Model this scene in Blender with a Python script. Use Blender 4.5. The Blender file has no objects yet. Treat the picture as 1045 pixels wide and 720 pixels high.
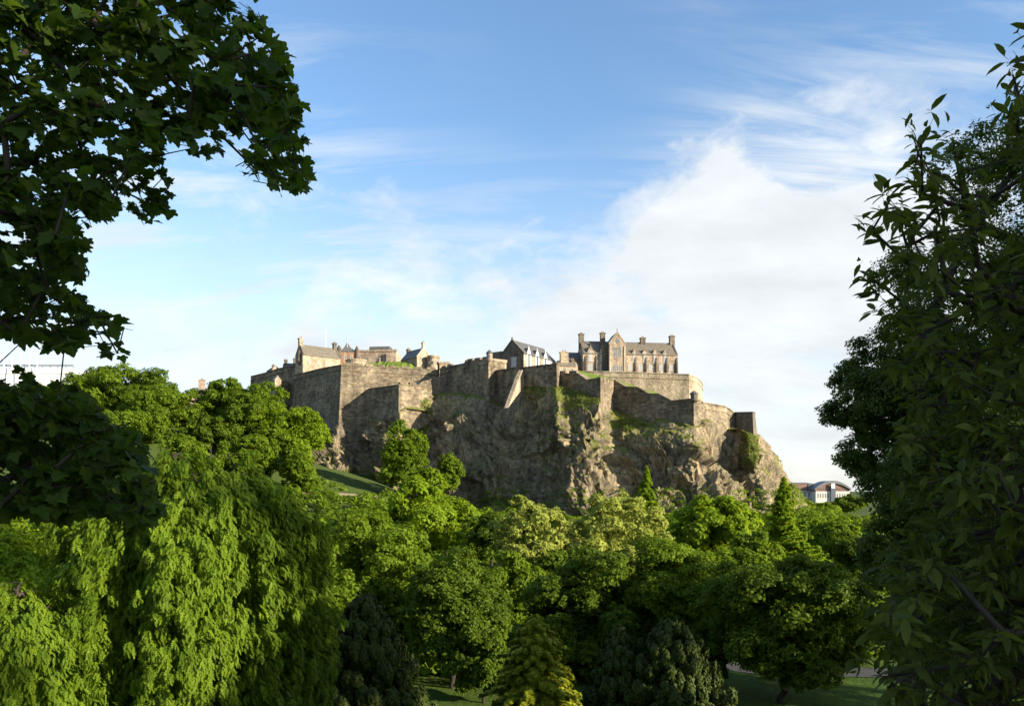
import bpy, math, random
import numpy as np
from mathutils import Vector, Matrix, noise as mn

# ------------------------------------------------------------------ camera, light, exposure
SC = bpy.context.scene
COL = SC.collection
F = 813.0; CX = 522.5; HZ = 500.0; CAMZ = 14.0
cam_d = bpy.data.cameras.new('camera'); cam = bpy.data.objects.new('camera', cam_d); COL.objects.link(cam)
cam_d.sensor_width = 36.0; cam_d.lens = 36.0 * F / 1045.0
cam_d.shift_y = (HZ - 360.0) / 1045.0
cam_d.clip_start = 0.1; cam_d.clip_end = 9000.0
cam.location = (0, 0, CAMZ); cam.rotation_euler = (math.radians(90), 0, 0)
SC.camera = cam

SUN_EL = math.radians(16.5)
SUN_AZ = math.radians(117.0)          # clockwise from +Y: low in the right, a little behind the camera
TO_SUN = Vector((math.sin(SUN_AZ) * math.cos(SUN_EL), math.cos(SUN_AZ) * math.cos(SUN_EL), math.sin(SUN_EL)))
sd = bpy.data.lights.new('sun', 'SUN'); sd.energy = 5.0; sd.angle = math.radians(0.5); sd.color = (1.0, 0.885, 0.70)
sun = bpy.data.objects.new('sun', sd); COL.objects.link(sun)
sun.rotation_euler = (-TO_SUN).to_track_quat('-Z', 'Y').to_euler(); sun.location = (200, -60, 120)

W = bpy.data.worlds.new('World'); SC.world = W; W.use_nodes = True
def build_world():
    nt = W.node_tree; N = nt.nodes; L = nt.links; N.clear()
    def nd(t, **k):
        n = N.new(t)
        for a, b in k.items(): setattr(n, a, b)
        return n
    def math_(op, a, b=None, c=None, clamp=False):
        n = nd('ShaderNodeMath', operation=op, use_clamp=clamp)
        for i, v in enumerate((a, b, c)):
            if v is None: continue
            if isinstance(v, (int, float)): n.inputs[i].default_value = v
            else: L.new(v, n.inputs[i])
        return n.outputs[0]
    sky = nd('ShaderNodeTexSky', sky_type='NISHITA'); sky.sun_disc = False
    sky.sun_elevation = SUN_EL; sky.sun_rotation = SUN_AZ
    sky.air_density = 1.0; sky.dust_density = 0.6; sky.ozone_density = 1.6
    tc = nd('ShaderNodeTexCoord'); sep = nd('ShaderNodeSeparateXYZ'); L.new(tc.outputs['Generated'], sep.inputs[0])
    x, y, z = sep.outputs
    den = math_('ADD', math_('MAXIMUM', z, 0.0), 0.40)
    u = math_('DIVIDE', x, den); v = math_('DIVIDE', y, den)
    comb = nd('ShaderNodeCombineXYZ'); L.new(u, comb.inputs[0]); L.new(v, comb.inputs[1])
    def fb(scale, rough, dist, sx, sy, rot, off):
        m = nd('ShaderNodeMapping'); L.new(comb.outputs[0], m.inputs[0])
        m.inputs['Scale'].default_value = (sx, sy, 1); m.inputs['Rotation'].default_value = (0, 0, rot); m.inputs['Location'].default_value = off
        t = nd('ShaderNodeTexNoise'); L.new(m.outputs[0], t.inputs['Vector'])
        t.inputs['Scale'].default_value = scale; t.inputs['Detail'].default_value = 9; t.inputs['Roughness'].default_value = rough
        t.inputs['Distortion'].default_value = dist
        return t.outputs[0]
    puff = fb(3.4, 0.60, 0.3, 1, 1, 0, (3.1, 1.7, 0))
    wisp = fb(2.8, 0.62, 0.6, 0.5, 2.6, math.radians(-32), (1.2, 5.3, 0))
    def blob(px, py, deg, deg_in=0.0):
        d = Vector((px - CX, F, HZ - py)).normalized()
        vm = nd('ShaderNodeVectorMath', operation='DOT_PRODUCT'); L.new(tc.outputs['Generated'], vm.inputs[0]); vm.inputs[1].default_value = d
        mr = nd('ShaderNodeMapRange', interpolation_type='SMOOTHSTEP'); L.new(vm.outputs['Value'], mr.inputs[0])
        mr.inputs[1].default_value = math.cos(math.radians(deg)); mr.inputs[2].default_value = math.cos(math.radians(deg_in))
        return mr.outputs[0]
    cover = None
    for px, py, dg, din, w in ((640, 330, 14, 1, .48), (790, 320, 16, 2, .52), (860, 220, 13, 1, .40), (490, 260, 9, 1, .26), (790, 170, 9, 1, .16), (500, 340, 12, 1, .26),
                            (1000, 250, 22, 4, .30), (220, 290, 20, 2, .14), (340, 110, 14, 2, .10), (640, 20, 24, 2, -.34), (470, 90, 18, 2, -.24), (980, 60, 16, 2, -.24)):
        t = math_('MULTIPLY', blob(px, py, dg, din), w)
        cover = t if cover is None else math_('ADD', cover, t)
    a = math_('ADD', math_('MULTIPLY', math_('SUBTRACT', puff, 0.54), 4.0), cover)
    a = math_('MULTIPLY', a, 1.6, clamp=True)
    b = math_('MULTIPLY', math_('SUBTRACT', wisp, 0.49), 4.6, clamp=True)
    b = math_('MULTIPLY', b, math_('ADD', math_('ADD', math_('MULTIPLY', cover, 0.9), 0.5), math_('MULTIPLY', blob(210, 270, 17, 3), .6)), clamp=True)
    m = math_('MAXIMUM', a, b, clamp=True)
    # low thin veil of cloud near the horizon
    hz = nd('ShaderNodeMapRange', interpolation_type='SMOOTHSTEP'); L.new(z, hz.inputs[0])
    hz.inputs[1].default_value = 0.42; hz.inputs[2].default_value = 0.02; hz.inputs[3].default_value = 0.0; hz.inputs[4].default_value = 0.80
    m = math_('SUBTRACT', 1.0, math_('MULTIPLY', math_('SUBTRACT', 1.0, math_('MULTIPLY', m, 0.95)), math_('SUBTRACT', 1.0, hz.outputs[0])))
    hs = nd('ShaderNodeHueSaturation'); L.new(sky.outputs[0], hs.inputs['Color'])
    hs.inputs['Hue'].default_value = 0.502; hs.inputs['Saturation'].default_value = 1.12; hs.inputs['Value'].default_value = SKYV
    mix = nd('ShaderNodeMix', data_type='RGBA'); L.new(m, mix.inputs[0]); L.new(hs.outputs[0], mix.inputs[6])
    fine = fb(3.5, 0.6, 0.2, 1, 1.6, .4, (7, 2, 0))
    cr = nd('ShaderNodeValToRGB'); L.new(fine, cr.inputs[0]); cr.color_ramp.elements[0].position = .32; cr.color_ramp.elements[1].position = .66
    cr.color_ramp.elements[0].color = tuple(v * .89 for v in CLOUD[:3]) + (1,); cr.color_ramp.elements[1].color = tuple(v * 1.08 for v in CLOUD[:3]) + (1,)
    L.new(cr.outputs[0], mix.inputs[7])
    bg = nd('ShaderNodeBackground'); bg.inputs[1].default_value = 0.1; L.new(mix.outputs[2], bg.inputs[0])
    out = nd('ShaderNodeOutputWorld'); L.new(bg.outputs[0], out.inputs[0])
SKYV = 1.17
CLOUD = (3.6, 3.78, 3.9, 1)
build_world()
SC.view_settings.view_transform = 'Standard'; SC.view_settings.look = 'None'; SC.view_settings.gamma = 1.0
SC.view_settings.use_curve_mapping = False
SC.view_settings.exposure = 1.34
SC.cycles.max_bounces = 8; SC.cycles.diffuse_bounces = 6; SC.cycles.transmission_bounces = 5; SC.cycles.glossy_bounces = 2

# ------------------------------------------------------------------ helpers
def at(px, py, Y):
    return Vector(((px - CX) / F * Y, Y, CAMZ + (HZ - py) / F * Y))
def atx(px, Y): return (px - CX) / F * Y
def zof(py, Y): return CAMZ + (HZ - py) / F * Y
def unit(v): return v / (np.linalg.norm(v, axis=-1, keepdims=True) + 1e-9)
def smooth(t): t = np.clip(t, 0, 1); return t * t * (3 - 2 * t)

def tag(o, label=None, cat=None, group=None, kind=None):
    if label: o['label'] = label
    if cat: o['category'] = cat
    if group: o['group'] = group
    if kind: o['kind'] = kind
    return o
def thing(name, loc, label, cat, group=None):
    o = bpy.data.objects.new(name, None); COL.objects.link(o); o.location = loc; o.empty_display_size = .5
    return tag(o, label, cat, group)
def root_loc(o):
    p = Vector((0, 0, 0))
    while o: p = p + o.location; o = o.parent
    return p
def link(name, me, mat, parent=None, loc=None):
    o = bpy.data.objects.new(name, me); COL.objects.link(o)
    for m in (mat if isinstance(mat, (list, tuple)) else [mat]): me.materials.append(m)
    if parent: o.parent = parent
    if loc is not None: o.location = loc
    return o
def mesh_np(name, V, Fc, tint=None, smooth_=False):
    """V (n,3), Fc (m,k) one polygon size"""
    me = bpy.data.meshes.new(name); V = np.asarray(V, np.float32); Fc = np.asarray(Fc, np.int32)
    m, k = Fc.shape
    me.vertices.add(len(V)); me.vertices.foreach_set('co', V.ravel())
    me.loops.add(m * k); me.loops.foreach_set('vertex_index', Fc.ravel())
    me.polygons.add(m); me.polygons.foreach_set('loop_start', np.arange(0, m * k, k, dtype=np.int32))
    me.polygons.foreach_set('loop_total', np.full(m, k, np.int32))
    if smooth_: me.polygons.foreach_set('use_smooth', np.ones(m, bool))
    if tint is not None:
        a = me.attributes.new('tint', 'FLOAT', 'POINT'); a.data.foreach_set('value', np.asarray(tint, np.float32))
    me.update(calc_edges=True)
    return me
class MB:
    """collects world-space polygons; build() links them as ONE mesh under a parent"""
    def __init__(s, org=(0, 0, 0), rz=0.0):
        s.v = []; s.f = []; s.o = Vector(org); s.R = Matrix.Rotation(rz, 3, 'Z')
    def add(s, vs, fs):
        n = len(s.v)
        for p in vs: s.v.append(s.o + s.R @ Vector(p))
        for f in fs: s.f.append([i + n for i in f])
        return s
    def box(s, x0, x1, y0, y1, z0, z1):
        return s.add([(x0, y0, z0), (x1, y0, z0), (x1, y1, z0), (x0, y1, z0), (x0, y0, z1), (x1, y0, z1), (x1, y1, z1), (x0, y1, z1)],
                     [(0, 3, 2, 1), (4, 5, 6, 7), (0, 1, 5, 4), (1, 2, 6, 5), (2, 3, 7, 6), (3, 0, 4, 7)])
    def prism_x(s, prof, x0, x1):            # profile in (y,z), ccw seen from +x
        n = len(prof)
        vs = [(x0, a, b) for a, b in prof] + [(x1, a, b) for a, b in prof]
        return s.add(vs, [tuple(range(n))[::-1], tuple(range(n, 2 * n))] + [(i, (i + 1) % n, n + (i + 1) % n, n + i) for i in range(n)])
    def prism_y(s, prof, y0, y1):            # profile in (x,z)
        n = len(prof)
        vs = [(a, y0, b) for a, b in prof] + [(a, y1, b) for a, b in prof]
        return s.add(vs, [tuple(range(n)), tuple(range(n, 2 * n))[::-1]] + [(i, n + i, n + (i + 1) % n, (i + 1) % n) for i in range(n)])
    def lathe(s, cx, cy, prof, seg=14, a0=0.0, a1=2 * math.pi):   # profile [(r,z)...] bottom to top
        k = len(prof); vs = []; full = abs(a1 - a0 - 2 * math.pi) < 1e-6
        m = seg if full else seg + 1
        for j in range(m):
            a = a0 + (a1 - a0) * j / seg
            for r, z in prof: vs.append((cx + r * math.cos(a), cy + r * math.sin(a), z))
        fs = []
        for j in range(seg):
            q = (j + 1) % m
            for i in range(k - 1): fs.append((j * k + i, q * k + i, q * k + i + 1, j * k + i + 1))
        if full and prof[-1][0] > 1e-4: fs.append(tuple(j * k + k - 1 for j in range(seg)))
        return s.add(vs, fs)
    def build(s, name, mat, parent=None, smooth_=False):
        off = root_loc(parent) if parent else Vector((0, 0, 0))
        me = bpy.data.meshes.new(name); me.from_pydata([tuple(p - off) for p in s.v], [], s.f)
        if smooth_: me.polygons.foreach_set('use_smooth', np.ones(len(me.polygons), bool))
        me.update()
        return link(name, me, mat, parent)

# ------------------------------------------------------------------ materials
def new_mat(name):
    m = bpy.data.materials.new(name); m.use_nodes = True; nt = m.node_tree
    for n in list(nt.nodes): nt.nodes.remove(n)
    return m, nt.nodes, nt.links
def ramp(N, stops, interp='LINEAR'):
    r = N.new('ShaderNodeValToRGB'); r.color_ramp.interpolation = interp
    e = r.color_ramp.elements
    while len(e) < len(stops): e.new(0.5)
    for i, (p, c) in enumerate(stops): e[i].position = p; e[i].color = (*c, 1) if len(c) == 3 else c
    return r
def tex(N, L, vec, scale, detail=5, rough=.55, kind='ShaderNodeTexNoise'):
    t = N.new(kind); L.new(vec, t.inputs['Vector']); t.inputs['Scale'].default_value = scale
    if kind == 'ShaderNodeTexNoise': t.inputs['Detail'].default_value = detail; t.inputs['Roughness'].default_value = rough
    return t
def mixc(N, L, fac, a, b, blend='MIX'):
    m = N.new('ShaderNodeMix'); m.data_type = 'RGBA'; m.blend_type = blend
    for k, v in ((0, fac), (6, a), (7, b)):
        if isinstance(v, (int, float)): m.inputs[k].default_value = v
        elif isinstance(v, tuple): m.inputs[k].default_value = (*v, 1)
        else: L.new(v, m.inputs[k])
    return m.outputs[2]
def stone_mat(name, c0, c1, c2, block=1.0, bump=.35, brick=0.35):
    m, N, L = new_mat(name)
    g = N.new('ShaderNodeNewGeometry'); tc = g.outputs['Position']
    n1 = tex(N, L, tc, .16, 6, .6); n2 = tex(N, L, tc, 1.1, 4, .7)
    mp = N.new('ShaderNodeMapping'); L.new(tc, mp.inputs[0]); mp.inputs['Scale'].default_value = (.75, .75, .12)
    n3 = tex(N, L, mp.outputs[0], .8, 4, .6)          # rain streaks
    r1 = ramp(N, [(.33, c0), (.52, c1), (.68, c2)]); L.new(n1.outputs[0], r1.inputs[0])
    r2 = ramp(N, [(.3, (.55, .53, .5)), (.55, (1, 1, 1)), (.75, (1.35, 1.3, 1.2))]); L.new(n2.outputs[0], r2.inputs[0])
    c = mixc(N, L, .8, r1.outputs[0], r2.outputs[0], 'MULTIPLY')
    r3 = ramp(N, [(.38, (.45, .45, .45)), (.6, (1, 1, 1))]); L.new(n3.outputs[0], r3.inputs[0])
    c = mixc(N, L, .6, c, r3.outputs[0], 'MULTIPLY')
    # coursed blocks: voronoi cells squashed in height
    mp2 = N.new('ShaderNodeMapping'); L.new(tc, mp2.inputs[0]); mp2.inputs['Scale'].default_value = (1, 1, 2.2)
    v = tex(N, L, mp2.outputs[0], 1.3 / block, kind='ShaderNodeTexVoronoi')
    sp = N.new('ShaderNodeSeparateColor'); L.new(v.outputs['Color'], sp.inputs[0])
    r4 = ramp(N, [(.0, (.62, .6, .58)), (.5, (.95, .95, .95)), (1.0, (1.4, 1.35, 1.25))]); L.new(sp.outputs[0], r4.inputs[0])
    c = mixc(N, L, brick * 2, c, r4.outputs[0], 'MULTIPLY')
    b = N.new('ShaderNodeBsdfPrincipled'); L.new(c, b.inputs['Base Color']); b.inputs['Roughness'].default_value = .92
    b.inputs['Specular IOR Level'].default_value = .2
    bp = N.new('ShaderNodeBump'); bp.inputs['Strength'].default_value = bump; bp.inputs['Distance'].default_value = .25
    L.new(v.outputs['Distance'], bp.inputs['Height']); L.new(bp.outputs[0], b.inputs['Normal'])
    o = N.new('ShaderNodeOutputMaterial'); L.new(b.outputs[0], o.inputs[0])
    return m
def plain_mat(name, c, rough=.7, var=.25, scale=1.5, metallic=0, spec=.4):
    m, N, L = new_mat(name)
    g = N.new('ShaderNodeNewGeometry'); n1 = tex(N, L, g.outputs['Position'], scale, 5, .65)
    r = ramp(N, [(.3, tuple(x * (1 - var) for x in c)), (.7, tuple(min(1, x * (1 + var)) for x in c))]); L.new(n1.outputs[0], r.inputs[0])
    b = N.new('ShaderNodeBsdfPrincipled'); L.new(r.outputs[0], b.inputs['Base Color']); b.inputs['Roughness'].default_value = rough
    b.inputs['Metallic'].default_value = metallic; b.inputs['Specular IOR Level'].default_value = spec
    o = N.new('ShaderNodeOutputMaterial'); L.new(b.outputs[0], o.inputs[0])
    return m
def leaf_mat(name, dark, light, trans, tmix=.35, gloss=.12, rough=.6):
    m, N, L = new_mat(name)
    a = N.new('ShaderNodeAttribute'); a.attribute_name = 'tint'
    r = ramp(N, [(0, dark), (1, light)]); L.new(a.outputs['Fac'], r.inputs[0])
    rt = ramp(N, [(0, tuple(x * .7 for x in trans)), (1, trans)]); L.new(a.outputs['Fac'], rt.inputs[0])
    b = N.new('ShaderNodeBsdfPrincipled'); L.new(r.outputs[0], b.inputs['Base Color']); b.inputs['Roughness'].default_value = rough
    b.inputs['Specular IOR Level'].default_value = gloss
    t = N.new('ShaderNodeBsdfTranslucent'); L.new(rt.outputs[0], t.inputs[0])
    mx = N.new('ShaderNodeMixShader'); mx.inputs[0].default_value = tmix; L.new(b.outputs[0], mx.inputs[1]); L.new(t.outputs[0], mx.inputs[2])
    o = N.new('ShaderNodeOutputMaterial'); L.new(mx.outputs[0], o.inputs[0])
    return m
M = {}
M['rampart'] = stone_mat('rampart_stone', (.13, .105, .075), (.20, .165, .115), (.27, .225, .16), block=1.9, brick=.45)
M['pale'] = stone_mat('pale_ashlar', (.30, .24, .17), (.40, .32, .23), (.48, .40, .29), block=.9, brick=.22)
M['hospital'] = stone_mat('hospital_stone', (.29, .22, .165), (.39, .305, .225), (.47, .375, .28), block=.8, brick=.25)
M['darkstone'] = stone_mat('dark_stone', (.10, .085, .07), (.15, .13, .10), (.20, .17, .13), block=.8, brick=.2)  # darker stone; on the dormered gable it stands in for shade
M['trim'] = stone_mat('dressed_trim', (.34, .29, .22), (.44, .38, .29), (.5, .44, .34), block=.6, brick=.1)
M['red'] = stone_mat('red_sandstone', (.22, .135, .09), (.29, .18, .125), (.35, .23, .16), block=.8, brick=.2)
M['white'] = plain_mat('limewashed_wall', (.74, .73, .70), .8, .06)
M['slate'] = plain_mat('slate_roof', (.085, .083, .078), .55, .35, 1.2)
M['slatebrown'] = plain_mat('mossy_slate_roof', (.135, .115, .085), .7, .3, 1.0)
M['glass'] = plain_mat('window_glass', (.10, .12, .14), .12, .1, .4, spec=.9)
M['pale_pane'] = plain_mat('pale_window_pane', (.30, .32, .33), .3, .1, .4, spec=.7)  # pale grey pane tone for the lighter windows and the porch
M['lead'] = plain_mat('lead_roof', (.13, .14, .15), .5, .2)
M['metal'] = plain_mat('white_painted_metal', (.75, .76, .78), .4, .05)
M['greymetal'] = plain_mat('grey_metal', (.22, .23, .24), .5, .1)
M['bark'] = plain_mat('bark', (.040, .032, .025), .95, .4, 6.0, spec=.15)
M['barkpale'] = plain_mat('pale_bark', (.16, .13, .10), .95, .35, 6.0, spec=.15)
M['asphalt'] = plain_mat('asphalt_path', (.048, .047, .045), .9, .2, 3.0)
M['dirt'] = plain_mat('worn_earth', (.26, .20, .13), .95, .25, 1.0)
M['brick'] = plain_mat('red_brick', (.20, .115, .09), .85, .18, .6)
M['cream'] = plain_mat('cream_stone', (.56, .53, .46), .85, .08, .5)
def grass_mat(name, c0, c1, c2, s=.12, rough=None):
    m, N, L = new_mat(name)
    g = N.new('ShaderNodeNewGeometry'); n1 = tex(N, L, g.outputs['Position'], s, 8, .7); n2 = tex(N, L, g.outputs['Position'], 3.0, 4, .7)
    r = ramp(N, [(.3, c0), (.5, c1), (.7, c2)]); L.new(n1.outputs[0], r.inputs[0])
    base = r.outputs[0]
    if rough:      # mown lawn gives way to rough hill grass further up the valley
        sy = N.new('ShaderNodeSeparateXYZ'); L.new(g.outputs['Position'], sy.inputs[0]); mr = N.new('ShaderNodeMapRange'); L.new(sy.outputs[1], mr.inputs[0]); mr.inputs[1].default_value = 120; mr.inputs[2].default_value = 190; mr.inputs[4].default_value = .8
        base = mixc(N, L, mr.outputs[0], base, rough)
    r2 = ramp(N, [(.3, (.6, .6, .6)), (.7, (1.3, 1.3, 1.3))]); L.new(n2.outputs[0], r2.inputs[0])
    c = mixc(N, L, .8, base, r2.outputs[0], 'MULTIPLY')
    b = N.new('ShaderNodeBsdfPrincipled'); L.new(c, b.inputs['Base Color']); b.inputs['Roughness'].default_value = .95; b.inputs['Specular IOR Level'].default_value = .1
    bp = N.new('ShaderNodeBump'); bp.inputs['Strength'].default_value = .6; bp.inputs['Distance'].default_value = .2
    L.new(n2.outputs[0], bp.inputs['Height']); L.new(bp.outputs[0], b.inputs['Normal'])
    o = N.new('ShaderNodeOutputMaterial'); L.new(b.outputs[0], o.inputs[0])
    return m
M['lawn'] = grass_mat('lawn', (.035, .065, .010), (.055, .095, .014), (.085, .125, .02), rough=(.062, .085, .020))
M['turf'] = grass_mat('rampart_turf', (.09, .13, .02), (.12, .17, .025), (.15, .19, .035))

def rock_mat():
    m, N, L = new_mat('basalt_crag')
    g = N.new('ShaderNodeNewGeometry'); P = g.outputs['Position']
    mp = N.new('ShaderNodeMapping'); L.new(P, mp.inputs[0]); mp.inputs['Rotation'].default_value = (0, math.radians(-18), 0); mp.inputs['Scale'].default_value = (1, 1, .33)
    n1 = tex(N, L, P, .07, 7, .65); n2 = tex(N, L, mp.outputs[0], .75, 8, .72); n3 = tex(N, L, P, 2.2, 5, .7)
    r1 = ramp(N, [(.30, (.13, .116, .09)), (.46, (.222, .188, .136)), (.58, (.29, .240, .160)), (.72, (.38, .31, .20))]); L.new(n1.outputs[0], r1.inputs[0])
    r2 = ramp(N, [(.34, (.22, .22, .24)), (.46, (.72, .71, .70)), (.58, (1.25, 1.18, 1.05)), (.70, (1.8, 1.7, 1.4))]); L.new(n2.outputs[0], r2.inputs[0])
    c = mixc(N, L, .9, r1.outputs[0], r2.outputs[0], 'MULTIPLY')
    r3 = ramp(N, [(.35, (.72, .72, .74)), (.65, (1.2, 1.18, 1.1))]); L.new(n3.outputs[0], r3.inputs[0])
    c = mixc(N, L, .7, c, r3.outputs[0], 'MULTIPLY')
    # grass on ledges (upward faces) and in the green patches
    a = N.new('ShaderNodeAttribute'); a.attribute_name = 'tint'
    sp = N.new('ShaderNodeSeparateXYZ'); L.new(g.outputs['Normal'], sp.inputs[0])
    n4 = tex(N, L, P, .35, 6, .7)
    def ma(op, x, y, cl=False):
        n = N.new('ShaderNodeMath'); n.operation = op; n.use_clamp = cl
        for i, v in enumerate((x, y)):
            if isinstance(v, (int, float)): n.inputs[i].default_value = v
            else: L.new(v, n.inputs[i])
        return n.outputs[0]
    s = ma('ADD', ma('MULTIPLY', sp.outputs[2], 1.15), ma('MULTIPLY', ma('SUBTRACT', n4.outputs[0], .5), 2.4))
    s = ma('ADD', s, a.outputs['Fac'])
    s = ma('MULTIPLY', ma('SUBTRACT', s, .72), 3.5, True)
    n5 = tex(N, L, P, .5, 5, .7)
    rg = ramp(N, [(.32, (.075, .10, .016)), (.5, (.13, .145, .03)), (.66, (.21, .18, .06))]); L.new(n5.outputs[0], rg.inputs[0])
    c = mixc(N, L, s, c, rg.outputs[0])
    b = N.new('ShaderNodeBsdfPrincipled'); L.new(c, b.inputs['Base Color']); b.inputs['Roughness'].default_value = .9; b.inputs['Specular IOR Level'].default_value = .2
    bp = N.new('ShaderNodeBump'); bp.inputs['Strength'].default_value = .9; bp.inputs['Distance'].default_value = 1.1
    L.new(n2.outputs[0], bp.inputs['Height'])
    bp2 = N.new('ShaderNodeBump'); bp2.inputs['Strength'].default_value = .6; bp2.inputs['Distance'].default_value = .35
    L.new(n3.outputs[0], bp2.inputs['Height']); L.new(bp.outputs[0], bp2.inputs['Normal']); L.new(bp2.outputs[0], b.inputs['Normal'])
    o = N.new('ShaderNodeOutputMaterial'); L.new(b.outputs[0], o.inputs[0])
    return m
M['rock'] = rock_mat()

LM = {}
LM['maple'] = leaf_mat('maple_leaves', (.022, .045, .006), (.052, .092, .010), (.15, .25, .015), .38, .15)
LM['cherry'] = leaf_mat('cherry_leaves', (.036, .052, .010), (.088, .112, .020), (.20, .25, .02), .32, .08, .55)
LM['mid'] = leaf_mat('broad_leaves', (.066, .112, .007), (.138, .205, .012), (.28, .39, .014), .40)
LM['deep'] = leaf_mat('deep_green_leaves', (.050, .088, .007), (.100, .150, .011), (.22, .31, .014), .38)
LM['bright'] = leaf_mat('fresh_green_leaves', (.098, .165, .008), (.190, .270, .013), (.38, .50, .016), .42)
LM['willow'] = leaf_mat('willow_leaves', (.22, .255, .045), (.36, .40, .08), (.48, .53, .09), .42)
LM['weep'] = leaf_mat('weeping_leaves', (.070, .130, .010), (.160, .235, .015), (.34, .46, .02), .40)
LM['dark'] = leaf_mat('yew_needles', (.032, .050, .009), (.068, .090, .017), (.03, .05, .01), .12)
LM['gold'] = leaf_mat('golden_sprays', (.13, .155, .010), (.32, .34, .020), (.40, .42, .02), .34)
LM['beech'] = leaf_mat('fine_beech_leaves', (.036, .064, .012), (.080, .118, .022), (.15, .21, .02), .34)
LM['ivy'] = leaf_mat('crag_shrub_leaves', (.065, .095, .012), (.14, .16, .03), (.12, .18, .015), .25)

# ------------------------------------------------------------------ terrain
AX = np.array([-500, -160, -125, -100, -80, -60, -45, -30, 0, 60, 100, 135, 500.]); AZ = np.array([46, 42, 37, 31, 26, 21, 17, 12, 5, 5, 7.5, 3, 3.])
def H(x, y):
    x = np.asarray(x, float); y = np.asarray(y, float)
    st = 12.35 * (1 - smooth((y - 1.0) / 27.0))
    hill = np.interp(x, AX, AZ) * smooth((y - 135) / 140.0)
    up = np.where(x < -40, np.clip((-40 - x) / 60, 0, 1), 0) * np.clip((y - 285) / 80., 0, 1) * 16
    roll = .35 * np.sin(x * .07 + 1.3) * np.sin(y * .05) * smooth((y - 30) / 30.)
    return st + hill + up + roll
def Hs(x, y): return float(H(x, y))
def terrain():
    xs = np.concatenate([[-4500, -2200, -1200, -800], np.arange(-500, -260, 20), np.arange(-260, 200, 4), np.arange(200, 501, 20), [800, 1200, 2200, 4500]])
    ys = np.concatenate([[-3000, -900, -300, -100], np.arange(-60, 420, 4), np.arange(420, 900, 30), [1000, 1500, 2500, 4500, 7500]])
    X, Y = np.meshgrid(xs, ys); Z = H(X, Y)
    V = np.stack([X, Y, Z], -1).reshape(-1, 3); nx = len(xs); i, j = np.meshgrid(np.arange(nx - 1), np.arange(len(ys) - 1)); a = (j * nx + i).ravel()
    tag(link('ground', mesh_np('ground', V, np.stack([a, a + 1, a + nx + 1, a + nx], -1), smooth_=True), M['lawn']), kind='structure')
terrain()
def strip(name, pts, w, mat, dz=.06, kind='structure'):
    P = []
    for a, b in zip(pts[:-1], pts[1:]):
        n = max(2, int((Vector(b) - Vector(a)).length / 1.5))
        for i in range(n): P.append(Vector(a).lerp(Vector(b), i / n))
    P.append(Vector(pts[-1])); vs = []; fs = []
    K = 5
    for i, p in enumerate(P):
        d = (P[min(i + 1, len(P) - 1)] - P[max(i - 1, 0)]).normalized(); n = Vector((-d.y, d.x))
        for k in range(K):
            q = p + n * w * (k / (K - 1) - .5); vs.append((q.x, q.y, Hs(q.x, q.y) + dz))
    for i in range(len(P) - 1):
        for k in range(K - 1): a = i * K + k; fs.append((a, a + 1, a + K + 1, a + K))
    me = bpy.data.meshes.new(name); me.from_pydata(vs, [], fs)
    return tag(link(name, me, mat), kind=kind)
strip('path', [(75, 70), (50, 64), (30, 61), (20, 61.5), (10, 68), (6, 80)], 3.2, M['asphalt'])
strip('slope_path', [(-72, 212), (-58, 218), (-45, 225), (-34, 236), (-28, 244)], 3.0, M['dirt'], .3)

# ------------------------------------------------------------------ castle rock
WALL = [(225, 365), (262, 345), (290, 335), (305, 325), (348, 297), (370, 301), (407, 284), (448, 298), (498, 284), (506, 288), (534, 276), (568, 266), (572, 274),
        (590, 268), (612, 258), (626, 270), (650, 264), (680, 257), (708, 250), (740, 262), (751, 268), (768, 261), (773, 270)]
def wallY(px): return float(np.interp(px, [a for a, _ in WALL], [b for _, b in WALL]))
#        rim px, py, Y      base px, py, Y
RC = [(225, 402, 365, 225, 440, 350), (262, 400, 345, 250, 458, 322), (290, 414, 336, 275, 474, 305), (320, 428, 317, 300, 480, 288),
      (346, 432, 297, 322, 486, 264), (353, 437, 298, 345, 490, 266), (372, 424, 303, 372, 498, 281), (392, 412, 294, 388, 504, 268), (407, 420, 284, 403, 508, 257),
      (420, 412, 289, 422, 514, 268), (446, 402, 298, 440, 525, 263), (470, 404, 293, 462, 538, 250), (482, 405, 289, 478, 542, 259), (497, 408, 284, 492, 547, 250), (508, 414, 286, 508, 550, 243),
      (520, 414, 282, 530, 552, 255), (534, 392, 276, 546, 552, 250), (550, 393, 272, 562, 552, 242), (568, 392, 268, 575, 552, 232), (574, 394, 273, 584, 552, 227),
      (592, 397, 267, 606, 552, 222), (612, 405, 259, 630, 552, 229), (628, 416, 269, 646, 552, 235), (650, 427, 264, 664, 552, 231), (680, 431, 257, 694, 552, 230),
      (708, 438, 250, 722, 552, 227), (726, 430, 256, 742, 550, 231), (744, 434, 264, 762, 548, 236), (752, 439, 263, 776, 545, 240), (762, 441, 257, 792, 540, 238),
      (775, 444, 264, 819, 521, 250), (777, 444, 285, 823, 514, 278), (774, 444, 315, 822, 512, 318), (742, 444, 350, 800, 512, 370), (640, 430, 385, 640, 500, 400),
      (440, 410, 400, 440, 470, 420), (240, 402, 395, 225, 440, 410), (225, 402, 365, 225, 440, 350)]
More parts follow.
